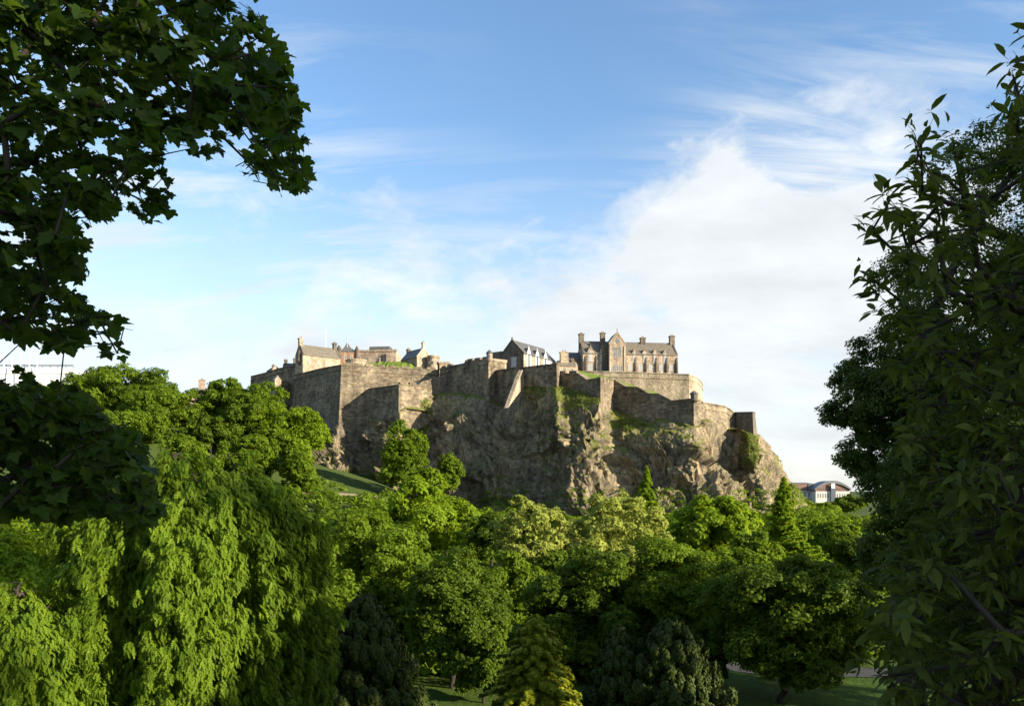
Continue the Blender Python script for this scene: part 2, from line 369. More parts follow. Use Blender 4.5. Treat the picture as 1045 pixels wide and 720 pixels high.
GRASS = [(590, 402, 30, 16, .8), (555, 405, 20, 14, .35), (640, 428, 30, 12, .7), (612, 440, 44, 22, .42), (560, 425, 14, 24, .3), (420, 445, 14, 18, .4), (660, 445, 40, 10, .35), (500, 480, 40, 10, .25), (764, 458, 12, 22, 1.0), (470, 505, 60, 30, .25), (432, 430, 10, 30, .8),
         (545, 400, 14, 10, .6), (600, 455, 50, 14, .25), (806, 505, 14, 14, .8), (360, 490, 60, 12, .7), (500, 520, 70, 14, .6), (700, 455, 20, 10, .3), (800, 468, 8, 6, .6), (575, 425, 24, 22, .35), (780, 540, 60, 14, .5)]
def castle_rock():
    C = np.array(RC, float)
    seg = np.hypot(np.diff(C[:, 0]), np.diff(C[:, 2]) * .6); seg[31:] *= .25
    s = np.concatenate([[0], np.cumsum(seg)]); NU = 900; MT = 190
    u = np.linspace(0, s[-1], NU)
    Q = np.stack([np.interp(u, s, C[:, k]) for k in range(6)], 1)
    k = np.hanning(9); k /= k.sum()
    for c in range(6): Q[4:-4, c] = np.convolve(Q[:, c], k, 'valid')
    t = np.linspace(-.12, 1.0, MT)[:, None]
    ex = np.interp(Q[:, 0], [200, 515, 535, 556, 566, 610, 640, 700, 715, 745, 756, 780], [1.3, 1.0, .85, .85, .55, .7, .72, .8, 1.1, 1.1, .85, 1.1])[None, :]
    g = np.where(t < 0, t * 1.2, 1 - (1 - np.clip(t, 0, 1)) ** ex)
    Q[:, 2] -= 2.4; Q[:, 5] -= 1.0
    px = Q[:, 3] + (Q[:, 0] - Q[:, 3]) * t; py = Q[:, 4] + (Q[:, 1] - Q[:, 4]) * t; Y = Q[:, 5] + (Q[:, 2] - Q[:, 5]) * g
    P = np.stack([(px - CX) / F * Y, Y, CAMZ + (HZ - py) / F * Y], -1)
    du = np.gradient(P, axis=1); dt = np.gradient(P, axis=0)
    n = np.cross(du, dt); n /= np.linalg.norm(n, axis=-1, keepdims=True) + 1e-9
    amp = np.clip((1 - t) * 5.0, .22, 1.0) * np.interp(Q[:, 3], [780, 812], [1, .45])[None, :] * np.ones_like(px)
    V = P.copy(); R1 = Matrix.Rotation(math.radians(38), 3, 'Y') @ Matrix.Rotation(math.radians(20), 3, 'Z')
    D = np.zeros(px.shape)
    fr = mn.fractal; vo = mn.voronoi; ce = mn.cell
    for i in range(MT):
        for j in range(NU):
            p = Vector(P[i, j])
            w = mn.noise_vector(p * .11) * 2.2
            q = p + w
            a = fr(p * .045, 1.0, 2.1, 4) * 5.6
            q2 = R1 @ q
            b = 0.0
            for sc_, am in ((.10, 3.6), (.22, 2.6), (.5, 1.25), (1.15, .55)):      # angular blocks: each cell is a tilted facet
                w_ = Vector((q2.x * sc_, q2.y * sc_, q2.z * sc_ * .42)); ds, ps = vo(w_); c0 = ps[0]
                tl = mn.noise_vector(c0 * 31.7 + Vector((.5, .5, .5))); b += am * (1.5 * (w_ - c0).dot(tl) + ce(c0 * 53.1) * .55 - .3)
            c = 0.0; d = 0.0
            e = fr(p * .6, .9, 2.2, 4) * .40
            D[i, j] = a + b + c + d + e
    V = P + n * (D * amp)[..., None]
    # low rim ring and inner cap, hidden behind the walls
    rim = V[-1]; cen = np.array([20., 335., 42.])
    dr = cen - rim; dr[:, 2] = 0; dr = unit(dr); c1 = rim + dr * 3.2; c1[:, 2] = rim[:, 2] + 1.6
    c2 = rim + (cen - rim) * .55; c2[:, 2] = np.minimum(rim[:, 2], 42); c3 = np.repeat(cen[None], NU, 0) + (rim - cen) * .02
    c3[:, 2] = 41
    A = np.concatenate([V, c1[None], c2[None], c3[None]], 0); rows = A.shape[0]
    tint = np.zeros((rows, NU))
    ppx = V[..., 0] / V[..., 1] * F + CX; ppy = HZ - (V[..., 2] - CAMZ) / V[..., 1] * F
    for gx, gy, rx, ry, w in GRASS:
        dd = np.sqrt(((ppx - gx) / rx) ** 2 + ((ppy - gy) / ry) ** 2)
        tint[:MT] = np.maximum(tint[:MT], w * smooth((1.25 - dd) / .6))
    tint[MT:] = .7
    i, j = np.meshgrid(np.arange(rows - 1), np.arange(NU - 1), indexing='ij'); a = (i * NU + j).ravel()
    me = mesh_np('castle_rock', A.reshape(-1, 3), np.stack([a, a + 1, a + NU + 1, a + NU], -1), tint.ravel())
    tag(link('castle_rock_hill', me, M['rock']), kind='structure')
    return V, ppx, ppy, n, tint[:MT]
ROCK = castle_rock()

# ------------------------------------------------------------------ ramparts
def rampart(name, label, pts, mat='rampart', thick=2.6, batter=.07, depth=7.0, crenel=None, group='rampart walls on the castle rock', course=True, inward=1):
    """pts: (px, Y, top py, bottom py) along the outer face, left to right"""
    P = []
    for (px, Y, pt, pb) in pts: P.append((Vector((atx(px, Y), Y)), zof(pt, Y), zof(pb, Y)))
    n = len(P); nr = []
    for i in range(n):
        acc = Vector((0, 0))
        for a, b in ((i - 1, i), (i, i + 1)):
            if a >= 0 and b < n:
                d = (P[b][0] - P[a][0]).normalized(); acc += Vector((d.y, -d.x))
        acc.normalize(); nr.append(acc)
    root = thing(name, (P[0][0].x, P[0][0].y, P[0][2]), label, 'rampart', group)
    wb = MB(); V = []
    for i, (p, zt, zb) in enumerate(P):
        h = zt - zb + depth; o = p + nr[i] * batter * h; q = p - nr[i] * thick
        V += [(o.x, o.y, zb - depth), (p.x, p.y, zt), (q.x, q.y, zt), (q.x, q.y, zb - depth)]
    fs = []
    for i in range(n - 1):
        a = i * 4; b = a + 4
        fs += [(a, b, b + 1, a + 1), (a + 1, b + 1, b + 2, a + 2), (a + 2, b + 2, b + 3, a + 3)]
    fs += [(0, 1, 2, 3), ((n - 1) * 4 + 3, (n - 1) * 4 + 2, (n - 1) * 4 + 1, (n - 1) * 4)]
    wb.add(V, fs).build('wall', M[mat], root)
    # coping: a slightly proud course, then merlons
    cb = MB(); V = []
    for i, (p, zt, zb) in enumerate(P):
        o = p + nr[i] * .22; q = p - nr[i] * (thick + .1)
        V += [(o.x, o.y, zt + .003), (o.x, o.y, zt + .38), (q.x, q.y, zt + .38), (q.x, q.y, zt + .003)]
    cb.add(V, fs).build('coping', M['trim' if mat == 'pale' else mat], root)
    if course:
        sb = MB(); V = []
        for i, (p, zt, zb) in enumerate(P):
            k = batter * 1.9
            V += [(p.x + nr[i].x * (.20 + k * .9), p.y + nr[i].y * (.20 + k * .9), zt - 1.95), (p.x + nr[i].x * (.20 + k), p.y + nr[i].y * (.20 + k), zt - 1.6),
                  (p.x - nr[i].x, p.y - nr[i].y, zt - 1.6), (p.x - nr[i].x, p.y - nr[i].y, zt - 1.95)]
        sb.add(V, fs).build('string_course', M[mat], root)
    if crenel:
        for (i0, i1) in crenel:
            for i in range(i0, i1):
                a, b = P[i], P[i + 1]; L_ = (b[0] - a[0]).length; m = max(1, int(L_ / 4.2)); ang = math.atan2((b[0] - a[0]).y, (b[0] - a[0]).x)
                for k in range(m):
                    f = (k + .5) / m; c = a[0].lerp(b[0], f); z = a[1] + (b[1] - a[1]) * f
                    w = L_ / m * .33; dz = (b[1] - a[1]) / m * .33
                    mb = MB((c.x, c.y, z), ang)
                    mb.add([(-w, .2, .34 - dz), (w, .2, .34 + dz), (w, 1.3, .34 + dz), (-w, 1.3, .34 - dz), (-w, .2, 1.25 - dz), (w, .2, 1.25 + dz), (w, 1.3, 1.25 + dz), (-w, 1.3, 1.25 - dz)],
                           [(0, 3, 2, 1), (4, 5, 6, 7), (0, 1, 5, 4), (1, 2, 6, 5), (2, 3, 7, 6), (3, 0, 4, 7)])
                    mb.build('merlon', M[mat], root)
    return root
def bartizan(px, py_top, py_bot, Y, r, label, name='bartizan_turret'):
    zt, zb = zof(py_top, Y), zof(py_bot, Y); h = zt - zb; p = at(px, py_bot, Y)
    t = thing(name, p, label, 'turret', 'corner sentry turrets')
    MB(p).lathe(0, 0, [(r * .25, -h * .38), (r * .6, -h * .18), (r * 1.1, -.1), (r * 1.1, .25), (r, .28), (r, h * .62)]).build('shaft', M['pale' if px < 600 else 'darkstone'], t)
    MB(p).lathe(0, 0, [(r * 1.22, h * .62), (r * 1.22, h * .67), (r * 1.0, h * .80), (r * .55, h * .92), (.12, h * .97), (.12, h * 1.08), (0.001, h * 1.1)]).build('cap', M['slate'], t)
    MB(p).box(-.25, .25, -r - .04, -r + .3, h * .25, h * .5).build('slit_window', M['glass'], t)

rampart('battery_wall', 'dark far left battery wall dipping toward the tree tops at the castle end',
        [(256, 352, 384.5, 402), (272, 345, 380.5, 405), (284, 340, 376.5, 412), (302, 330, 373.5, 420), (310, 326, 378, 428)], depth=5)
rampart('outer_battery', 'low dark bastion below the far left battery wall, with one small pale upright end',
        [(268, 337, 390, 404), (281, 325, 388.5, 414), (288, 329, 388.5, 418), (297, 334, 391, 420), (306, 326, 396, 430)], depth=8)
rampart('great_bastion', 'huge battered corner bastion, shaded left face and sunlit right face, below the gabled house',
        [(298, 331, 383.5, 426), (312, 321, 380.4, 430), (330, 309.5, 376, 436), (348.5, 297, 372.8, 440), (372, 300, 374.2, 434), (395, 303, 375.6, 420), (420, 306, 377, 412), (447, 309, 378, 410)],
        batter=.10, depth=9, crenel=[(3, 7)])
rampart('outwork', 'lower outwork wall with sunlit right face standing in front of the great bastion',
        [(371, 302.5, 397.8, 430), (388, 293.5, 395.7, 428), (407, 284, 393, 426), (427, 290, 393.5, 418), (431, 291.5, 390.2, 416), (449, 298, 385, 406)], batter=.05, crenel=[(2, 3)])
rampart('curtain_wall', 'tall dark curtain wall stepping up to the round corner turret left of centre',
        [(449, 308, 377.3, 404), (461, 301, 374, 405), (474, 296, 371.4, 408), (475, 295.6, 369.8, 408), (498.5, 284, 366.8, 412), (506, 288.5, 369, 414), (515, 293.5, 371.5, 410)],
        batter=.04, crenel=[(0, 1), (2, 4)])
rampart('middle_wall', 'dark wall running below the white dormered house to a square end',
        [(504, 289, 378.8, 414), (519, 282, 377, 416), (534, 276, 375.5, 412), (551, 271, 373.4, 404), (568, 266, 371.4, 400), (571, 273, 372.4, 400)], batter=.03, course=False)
def buttress():
    a, b, c = at(533.5, 377, 274.2), at(535.5, 393, 275.6), at(518.5, 416, 262.0); root = thing('wall_buttress', b, 'tall sunlit sloping buttress fin against the dark middle wall', 'buttress')
    n = Vector((-.93, .37, 0)) * 1.4; d = at(530, 384, 270.5)
    MB().add([a, b, c, d, a + n, b + n, c + n, d + n], [(0, 1, 2, 3), (7, 6, 5, 4), (0, 4, 5, 1), (1, 5, 6, 2), (2, 6, 7, 3), (3, 7, 4, 0)]).build('fin', M['pale'], root)
buttress()
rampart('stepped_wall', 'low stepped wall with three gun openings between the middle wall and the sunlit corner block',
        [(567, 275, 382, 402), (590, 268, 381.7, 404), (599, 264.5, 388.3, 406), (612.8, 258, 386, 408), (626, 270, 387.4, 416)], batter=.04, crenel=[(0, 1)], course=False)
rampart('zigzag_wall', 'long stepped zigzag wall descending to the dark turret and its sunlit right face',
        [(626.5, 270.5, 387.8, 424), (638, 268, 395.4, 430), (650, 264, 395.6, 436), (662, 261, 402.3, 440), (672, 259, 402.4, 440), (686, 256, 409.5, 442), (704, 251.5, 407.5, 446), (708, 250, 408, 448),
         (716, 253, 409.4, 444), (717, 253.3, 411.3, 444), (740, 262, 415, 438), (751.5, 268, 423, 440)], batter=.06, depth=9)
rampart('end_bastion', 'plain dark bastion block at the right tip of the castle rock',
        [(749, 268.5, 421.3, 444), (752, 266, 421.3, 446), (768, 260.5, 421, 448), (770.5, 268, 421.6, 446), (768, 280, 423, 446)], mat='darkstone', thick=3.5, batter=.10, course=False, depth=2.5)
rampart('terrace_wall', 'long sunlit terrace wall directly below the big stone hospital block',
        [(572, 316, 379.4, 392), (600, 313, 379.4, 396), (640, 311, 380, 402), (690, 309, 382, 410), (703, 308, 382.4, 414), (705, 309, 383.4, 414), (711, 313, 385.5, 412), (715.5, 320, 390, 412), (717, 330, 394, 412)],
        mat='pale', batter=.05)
bartizan(499.5, 357, 367.5, 284.6, 1.05, 'round pale sentry turret on the corner of the tall curtain wall')
bartizan(708.3, 398.5, 408.5, 250.6, 1.15, 'dark domed sentry turret on the nose of the zigzag wall')

# grass banks between the walls
def bank(name, rows, mat='turf'):
    V = []; n = len(rows[0])
    for r in rows: V += [tuple(at(*q)) for q in r]
    fs = [(i * n + j, i * n + j + 1, (i + 1) * n + j + 1, (i + 1) * n + j) for i in range(len(rows) - 1) for j in range(n - 1)]
    me = bpy.data.meshes.new(name); me.from_pydata(V, [], fs); return tag(link(name, me, M[mat]), kind='structure')
bank('grass_bank', [[(590, 384, 270), (598, 391, 266.5), (612, 389, 262), (627, 390, 273), (638, 398, 270), (650, 398, 266.5), (662, 404.5, 263.5), (672, 404.5, 261.5), (686, 411.5, 258.5), (706, 411, 254)],
                    [(590, 377.5, 300), (600, 380.5, 300), (612, 383, 300), (630, 387, 302), (642, 392, 300), (655, 395.5, 300), (668, 399.5, 300), (680, 404.5, 300), (692, 411, 300), (710, 411, 296)],
                    [(590, 381, 313), (600, 385, 313), (612, 388, 313), (630, 390, 312), (642, 394, 311), (655, 396, 311), (668, 400, 310), (680, 405, 310), (692, 410, 310), (710, 410, 310)]])
def mound():
    V = []; fs = []; nu = 40; nv = 9
    for j in range(nv):
        b = j / (nv - 1)
        for i in range(nu):
            a = i / (nu - 1); px = 370 + 64 * a
            top = 368.6 + 1.5 * math.sin(a * 9) * .4 + (8 * max(0, .12 - a) / .12) + (8 * max(0, a - .8) / .2)
            q = at(px, top, 322); z = q.z * math.sin(b * math.pi / 2) + 56 * (1 - math.sin(b * math.pi / 2))
            V.append((q.x, 309 + 13 * (1 - math.cos(b * math.pi / 2)) + b * 3 + mn.noise(Vector((i * .6, j * .7, 0))) * .8, z + mn.noise(Vector((i * .5, j * .5, 4))) * .5))
    n = nu
    V += [(x, 345, 55) for (x, y, z) in V[-nu:]]; nv += 1
    fs = [(j * n + i, j * n + i + 1, (j + 1) * n + i + 1, (j + 1) * n + i) for j in range(nv - 1) for i in range(n - 1)]
    me = bpy.data.meshes.new('rampart_mound'); me.from_pydata(V, [], fs); tag(link('grass_mound', me, M['turf']), kind='structure')
mound()

# ------------------------------------------------------------------ buildings
class House:
    """local frame: x along the front, y into the building (front face at y=0), z up from base"""
    def __init__(s, name, label, org, rz, cat='building', group='buildings of the castle'):
        s.o = Vector(org); s.rz = rz; s.t = thing(name, org, label, cat, group)
    def mb(s): return MB(s.o, s.rz)
    def walls(s, w, d, h, ridge=0, mat='hospital', along='x', down=8, x0=0, y0=0, step=False):
        """ridge: extra height of the gable; along: direction the ridge runs"""
        m = s.mb()
        if ridge and along == 'x': m.prism_x([(y0, -down), (y0 + d, -down), (y0 + d, h), (y0 + d / 2, h + ridge), (y0, h)], x0, x0 + w)
        elif ridge: m.prism_y([(x0, -down), (x0 + w, -down), (x0 + w, h), (x0 + w / 2, h + ridge), (x0, h)], y0, y0 + d)
        else: m.box(x0, x0 + w, y0, y0 + d, -down, h)
        return m.build('wall', M[mat], s.t)
    def roof(s, w, d, h, ridge, mat='slate', along='x', x0=0, y0=0, over=.35, inset=.5, th=.3, name='roof'):
        m = s.mb()
        if along == 'x':
            k = ridge / (d / 2)
            for sg in (0, 1):
                ys = [(y0 - over, h - k * over), (y0 + d / 2, h + ridge)] if sg == 0 else [(y0 + d + over, h - k * over), (y0 + d / 2, h + ridge)]
                (ya, za), (yb, zb) = ys
                pr = [(ya, za + .02), (yb, zb + .02), (yb, zb + th), (ya, za + th)]
                m.prism_x(pr if sg == 0 else pr[::-1], x0 + inset, x0 + w - inset)
        else:
            k = ridge / (w / 2)
            for sg in (0, 1):
                xa = x0 - over if sg == 0 else x0 + w + over; za = h - k * over; xb = x0 + w / 2; zb = h + ridge
                pr = [(xa, za + .02), (xb, zb + .02), (xb, zb + th), (xa, za + th)]
                m.prism_y(pr if sg == 0 else pr[::-1], y0 + inset, y0 + d - inset)
        return m.build(name, M[mat], s.t)
    def chimney(s, x, y, z0, z1, w=1.4, d=1.4, mat='hospital', pots=2, parent=None):
        m = s.mb(); m.box(x - w / 2, x + w / 2, y - d / 2, y + d / 2, z0, z1 - .5)
        m.box(x - w / 2 - .18, x + w / 2 + .18, y - d / 2 - .18, y + d / 2 + .18, z1 - .497, z1 - .1)
        c = m.build('chimney', M[mat], parent or s.t)
        if parent is None:
            for k in range(pots):
                xx = x + (k - (pots - 1) / 2) * .6
                s.mb().lathe(xx, y, [(.2, z1 - .1), (.16, z1 + .55), (.2, z1 + .6)], 8).build('chimney_pot', M['red'], c)
        return c
    def window(s, x, z, w, h, y=0.0, side='f', glass='glass', frame='trim', surround=.22, arch=False):
        m = s.mb(); g = s.mb(); a, b = x - w / 2, x + w / 2; q = surround
        def bx(mm, x0, x1, dy0, dy1, z0, z1):
            if side == 'f': mm.box(x0, x1, y + dy0, y + dy1, z0, z1)
            elif side == 'r': mm.box(y - dy1, y - dy0, x0, x1, z0, z1)   # right end, y holds the local x
            elif side == 'l': mm.box(y + dy0, y + dy1, x0, x1, z0, z1)
        bx(m, a - q, a, -.10, .1, z - q, z + h + q); bx(m, b, b + q, -.10, .1, z - q, z + h + q)
        bx(m, a, b, -.10, .1, z - q, z); bx(m, a, b, -.10, .1, z + h, z + h + q)
        if w > .8: bx(m, (a + b) / 2 - .06, (a + b) / 2 + .06, -.06, .1, z, z + h)
        if h > 1.5: bx(m, a, b, -.055, .1, z + h * .55 - .05, z + h * .55 + .05)
        wi = m.build('window', M[frame], s.t)
        bx(g, a, b, -.03, .08, z, z + h); g.build('pane', M[glass], wi)
    def dormer(s, x, z0, w, h, gab, depth, y=0.0, mat='hospital', roofm='slate', win=True, glass='pale_pane', parentname='dormer'):
        """wall-head dormer: pentagon front a little proud of the wall, small pitched roof behind"""
        m = s.mb(); pr = [(x - w / 2, z0), (x + w / 2, z0), (x + w / 2, z0 + h), (x, z0 + h + gab), (x - w / 2, z0 + h)]
        m.prism_y(pr, y - .12, y + depth)
        dm = m.build(parentname, M[mat], s.t)
        r = s.mb()
        for sg in (-1, 1):
            xa = x + sg * (w / 2 + .2); za = z0 + h - .2 * gab / (w / 2); prr = [(xa, za + .02), (x, z0 + h + gab + .02), (x, z0 + h + gab + .25), (xa, za + .25)]
            r.prism_y(prr if sg < 0 else prr[::-1], y + .25, y + depth)
        r.build('dormer_roof', M[roofm], dm)
        f = s.mb(); f.prism_y([(x - w / 2 - .15, z0 + h - .1), (x - w / 2 - .15, z0 + h + .1), (x, z0 + h + gab + .35), (x + w / 2 + .15, z0 + h + .1), (x + w / 2 + .15, z0 + h - .1), (x, z0 + h + gab)][::-1], y - .2, y + .24)
        f.lathe(x, y, [(.14, z0 + h + gab + .2), (.1, z0 + h + gab + .9), (.001, z0 + h + gab + 1.0)], 6)
        f.build('dormer_skew', M[mat], dm)
        if win:
            g = s.mb(); g.box(x - w * .24, x + w * .24, y - .16, y + .05, z0 + .2, z0 + h + gab * .15); g.build('dormer_window', M[glass], dm)

def hospital():
    Y = 319.0; base = at(595, 381.5, Y); k = F / Y
    h = House('hospital_block', 'large tall stone block with central gable, dormers and chimneys, highest on the right', base, math.radians(7))
    W1 = 10.2; XT = 10.2; WT = 6.4; W2 = 22.6; X2 = XT + WT; D = 11.5; E = 8.4; R = 5.3
    tot = X2 + W2
    h.walls(tot, D, E, R, 'hospital')
    rf = h.roof(tot, D, E, R, 'slatebrown')
    # raised gable skews at both ends
    for x in (0, tot - .55):
        m = h.mb(); m.prism_x([(-.25, E - .3), (D / 2, E + R + .1), (D + .25, E - .3), (D + .25, E + .3), (D / 2, E + R + .75), (-.25, E + .3)], x, x + .55); m.build('gable_skew', M['darkstone'], h.t)
    # ridge cresting
    h.mb().box(.6, tot - .6, D / 2 - .15, D / 2 + .15, E + R + .25, E + R + .6).build('ridge_crest', M['lead'], h.t)
    # central gabled tower
    m = h.mb(); y0 = -2.6; eh = 12.0; gh = 4.4
    m.prism_y([(XT, -8), (XT + WT, -8), (XT + WT, eh), (XT + WT / 2, eh + gh), (XT, eh)], y0, D / 2 + 1); tw = m.build('central_tower', M['hospital'], h.t)
    r = h.mb()
    for sg in (-1, 1):
        xc = XT + WT / 2; xa = xc + sg * (WT / 2 + .25); za = eh - .25 * gh / (WT / 2); pr = [(xa, za + .03), (xc, eh + gh + .03), (xc, eh + gh + .3), (xa, za + .3)]
        r.prism_y(pr if sg < 0 else pr[::-1], y0 + .5, D / 2 + 1.05)
    r.build('tower_roof', M['slate'], tw)
    f = h.mb(); xc = XT + WT / 2
    f.prism_y([(XT - .25, eh - .4), (XT - .25, eh + .15), (xc, eh + gh + .55), (XT + WT + .25, eh + .15), (XT + WT + .25, eh - .4), (xc, eh + gh - .1)][::-1], y0 - .12, y0 + .5)
    f.lathe(xc, y0 + .2, [(.2, eh + gh + .3), (.16, eh + gh + 1.2), (.3, eh + gh + 1.3), (.001, eh + gh + 1.8)], 6); f.build('tower_skew', M['trim'], tw)
    h.mb().add([(xc + .85 * math.cos(a), y0 - .06, eh + 1.0 + .85 * math.sin(a)) for a in [i * math.pi / 8 for i in range(16)]] + [(xc + .85 * math.cos(a), y0 + .1, eh + 1.0 + .85 * math.sin(a)) for a in [i * math.pi / 8 for i in range(16)]],
               [tuple(range(16))[::-1]] + [(i, (i + 1) % 16, 16 + (i + 1) % 16, 16 + i) for i in range(16)]).build('round_window', M['glass'], tw)
    for dx in (-.85, .85): h.window(xc + dx, 6.6, 1.1, 4.0, y0, glass='glass')
    for dx in (-1.6, 0, 1.6): h.window(xc + dx, 1.2, .8, 1.9, y0)
    for sx in (XT - .003, XT + WT - .5): h.mb().box(sx - .1, sx + .6, y0 - .3, y0 + .4, -8, eh - 1).build('pilaster', M['trim'], tw)
    # right range: five bays
    for i in range(5):
        x = X2 + 3.0 + i * 4.25
        h.window(x - .2, 1.9, 1.5, 2.3, 0, glass='pale_pane')
        if i < 4: h.dormer(x + 1.55, E - 3.9, 1.8, 4.3, 1.5, 3.8)
    for i in range(6):
        x = X2 + .7 + i * 4.3
        h.mb().prism_x([(-.75, -8), (.05, -8), (.05, E - .8), (-.35, E - 1.5), (-.75, E - 4)], x - .28, x + .28).build('pilaster', M['darkstone'], h.t)
    # left range
    h.dormer(3.1, E - 3.6, 2.6, 4.1, 2.2, 4.2); h.dormer(7.6, E - 3.6, 2.0, 4.1, 1.5, 4.0)
    h.window(3.1, 1.6, 1.7, 2.5, 0, glass='pale_pane'); h.window(7.6, 1.6, 1.3, 2.5, 0, glass='pale_pane')
    for x in (1.2, 5.4, 9.3): h.mb().prism_x([(-.8, -8), (.05, -8), (.05, E - .8), (-.35, E - 1.5), (-.8, E - 4)], x - .28, x + .28).build('pilaster', M['darkstone'], h.t)
    # a projecting bay on the left range
    h.mb().box(0, tot, -.14, .05, 5.0, 5.35).build('string_course', M['trim'], h.t)
    for x in (.5, X2 + 9.6, tot - .6): h.chimney(x, D / 2, E + R - 2.5, E + R + (3.6 if x != X2 + 9.6 else 2.6), 2.0, 1.7, 'darkstone')
    h.chimney(XT - 1.4, D * .3, E, E + R + 3.7, 1.9, 1.6, 'darkstone')
    h.mb().box(XT - 2.6, XT, -.3, 2.6, -8, E + R - 1.6).build('stair_stack', M['darkstone'], h.t)
    # low wing behind to the left
    m = h.mb(); m.prism_x([(3, -8), (11, -8), (11, 6.4), (7, 9.4), (3, 6.4)], -5.8, .1); m.build('side_wing', M['darkstone'], h.t)
    m = h.mb(); m.prism_x([(2.7, 6.2), (7, 9.42), (7, 9.75), (2.7, 6.5)], -5.5, .05); m.prism_x([(11.3, 6.2), (11.3, 6.5), (7, 9.75), (7, 9.42)], -5.5, .05); m.build('side_wing_roof', M['slate'], h.t)
    for x in (-4.2, -2.0): h.window(x, 2.2, .9, 1.8, 3.0)
hospital()

def governors_house():
    p = at(309, 382, 323); h = House('gabled_tower_house', 'sunlit gabled house with slate roof and end chimneys, above the great bastion at the left', p, math.radians(38))
    w, d, E, R = 16.5, 7.5, 8.3, 4.2
    h.walls(w, d, E, R, 'pale'); h.roof(w, d, E, R, 'slatebrown')
    for x in (0, w - .5):
        h.mb().prism_x([(-.2, E - .3), (d / 2, E + R), (d + .2, E - .3), (d + .2, E + .25), (d / 2, E + R + .7), (-.2, E + .25)], x, x + .5).build('gable_skew', M['darkstone'], h.t)
    h.chimney(.7, d / 2, E + R - 1, E + R + 2.9, 1.6, 1.5, 'pale'); h.chimney(w - .8, d / 2, E + R - 1, E + R + 2.6, 1.4, 1.4, 'darkstone')
    for i in range(4): h.window(3.2 + i * 3.6, 4.6, .9, 1.5, 0)
    for i in range(3): h.window(4.6 + i * 3.9, 1.2, .8, 1.3, 0)
    h.mb().lathe(-.3, d * .35, [(.2, E - 4.4), (1.2, E - 2.6), (1.2, E + .8), (1.35, E + .9), (.6, E + 1.9), (.001, E + 2.2)], 12).build('corner_turret', M['darkstone'], h.t)
governors_house()

def simple_house(name, label, p, rz, w, d, E, R, mat, roofm, along='x', wins=(), chims=(), down=8, glass='glass', cat='building'):
    h = House(name, label, p, rz, cat); h.walls(w, d, E, R, mat, along, down)
    if R: h.roof(w, d, E, R, roofm, along)
    else:
        h.mb().box(-.25, w + .25, -.25, .6, E + .003, E + .9).build('parapet', M[mat], h.t)
    for a in wins: h.window(*a, glass=glass)
    for a in chims: h.chimney(*a)
    return h
# small pavilion tower with the steep dark roof
def pavilion():
    p = at(346.5, 371, 340); h = House('steep_roofed_turret_house', 'small reddish house with steep pointed dark roof and corner turrets behind the great bastion', p, math.radians(20))
    h.walls(7.4, 6.5, 5.2, 0, 'red'); m = h.mb()
    m.add([(-.3, -.3, 5.2), (7.7, -.3, 5.2), (7.7, 6.8, 5.2), (-.3, 6.8, 5.2), (2.2, 2.0, 7.3), (5.2, 2.0, 7.3), (5.2, 4.5, 7.3), (2.2, 4.5, 7.3), (3.7, 3.2, 10)],
          [(0, 1, 5, 4), (1, 2, 6, 5), (2, 3, 7, 6), (3, 0, 4, 7), (4, 5, 8), (5, 6, 8), (6, 7, 8), (7, 4, 8)]); m.build('roof', M['slate'], h.t)
    h.mb().lathe(3.7, 3.2, [(.1, 9.6), (.07, 12), (.001, 12.1)], 6).build('finial', M['greymetal'], h.t)
    for x, y in ((-.2, 0), (7.4, 0)): h.mb().lathe(x, y, [(.2, 1.6), (.9, 2.8), (.9, 6.2), (1.05, 6.3), (.5, 7.5), (.001, 8.1)], 10).build('corner_turret', M['darkstone'], h.t)
    h.window(2.4, 2.2, .8, 1.4, 0); h.window(5.0, 2.2, .8, 1.4, 0); h.chimney(-1.0, 4.5, 2, 7.6, 1.3, 1.3, 'darkstone')
pavilion()
h = simple_house('flat_topped_barracks', 'broad low flat-topped stone block with a raised dark roof, behind the grass mound', at(366, 371, 345), math.radians(-6), 16.6, 9, 5.0, 0, 'hospital', 'slate', wins=[(4, 1.4, .8, 1.3), (8, 1.4, .8, 1.3), (12, 1.4, .8, 1.3)])
h.mb().prism_x([(1.5, 5.0), (8, 5.0), (6.8, 7.8), (2.7, 7.8)], 4.0, 13.0).build('roof', M['slate'], h.t); h.mb().box(-1.2, .8, 1, 3, -8, 6.2).build('stair_turret', M['darkstone'], h.t)
h.mb().box(12.6, 16.8, -1.4, -.003, -8, 4.3).build('side_block', M['hospital'], h.t)
for k in range(3): h.mb().prism_x([(-1.9, -3), (-.003, -3), (-.003, 3.4)], 9.2 + k * 1.9, 9.9 + k * 1.9).build('buttress', M['hospital'], h.t)
def drum():
    p = at(362.5, 376.5, 318); t = thing('round_battery', p, 'low pale round drum bastion topped by a plain parapet, left of the grass mound', 'tower', 'buildings of the castle')
    MB(p).lathe(0, 2, [(4.2, -8), (4.0, 3.2), (4.2, 3.3), (4.2, 3.9), (3.4, 3.9), (3.4, 3.4)], 26).build('drum', M['pale'], t)
drum()
h = simple_house('crow_gabled_house', 'small house with bright sunlit gable end and dark slate slope, right of the grass mound', at(425.5, 378, 316), math.radians(40), 6.6, 12, 5.6, 3.6, 'pale', 'slate', along='y', wins=[(3.3, 2.4, .9, 1.5), (1.6, 4.6, .6, 1.0)])
h.chimney(3.3, .4, 8.0, 11.6, 1.1, 1.0, 'pale'); h.chimney(3.3, 11.4, 8.0, 10.4, 1.3, 1.1, 'darkstone')
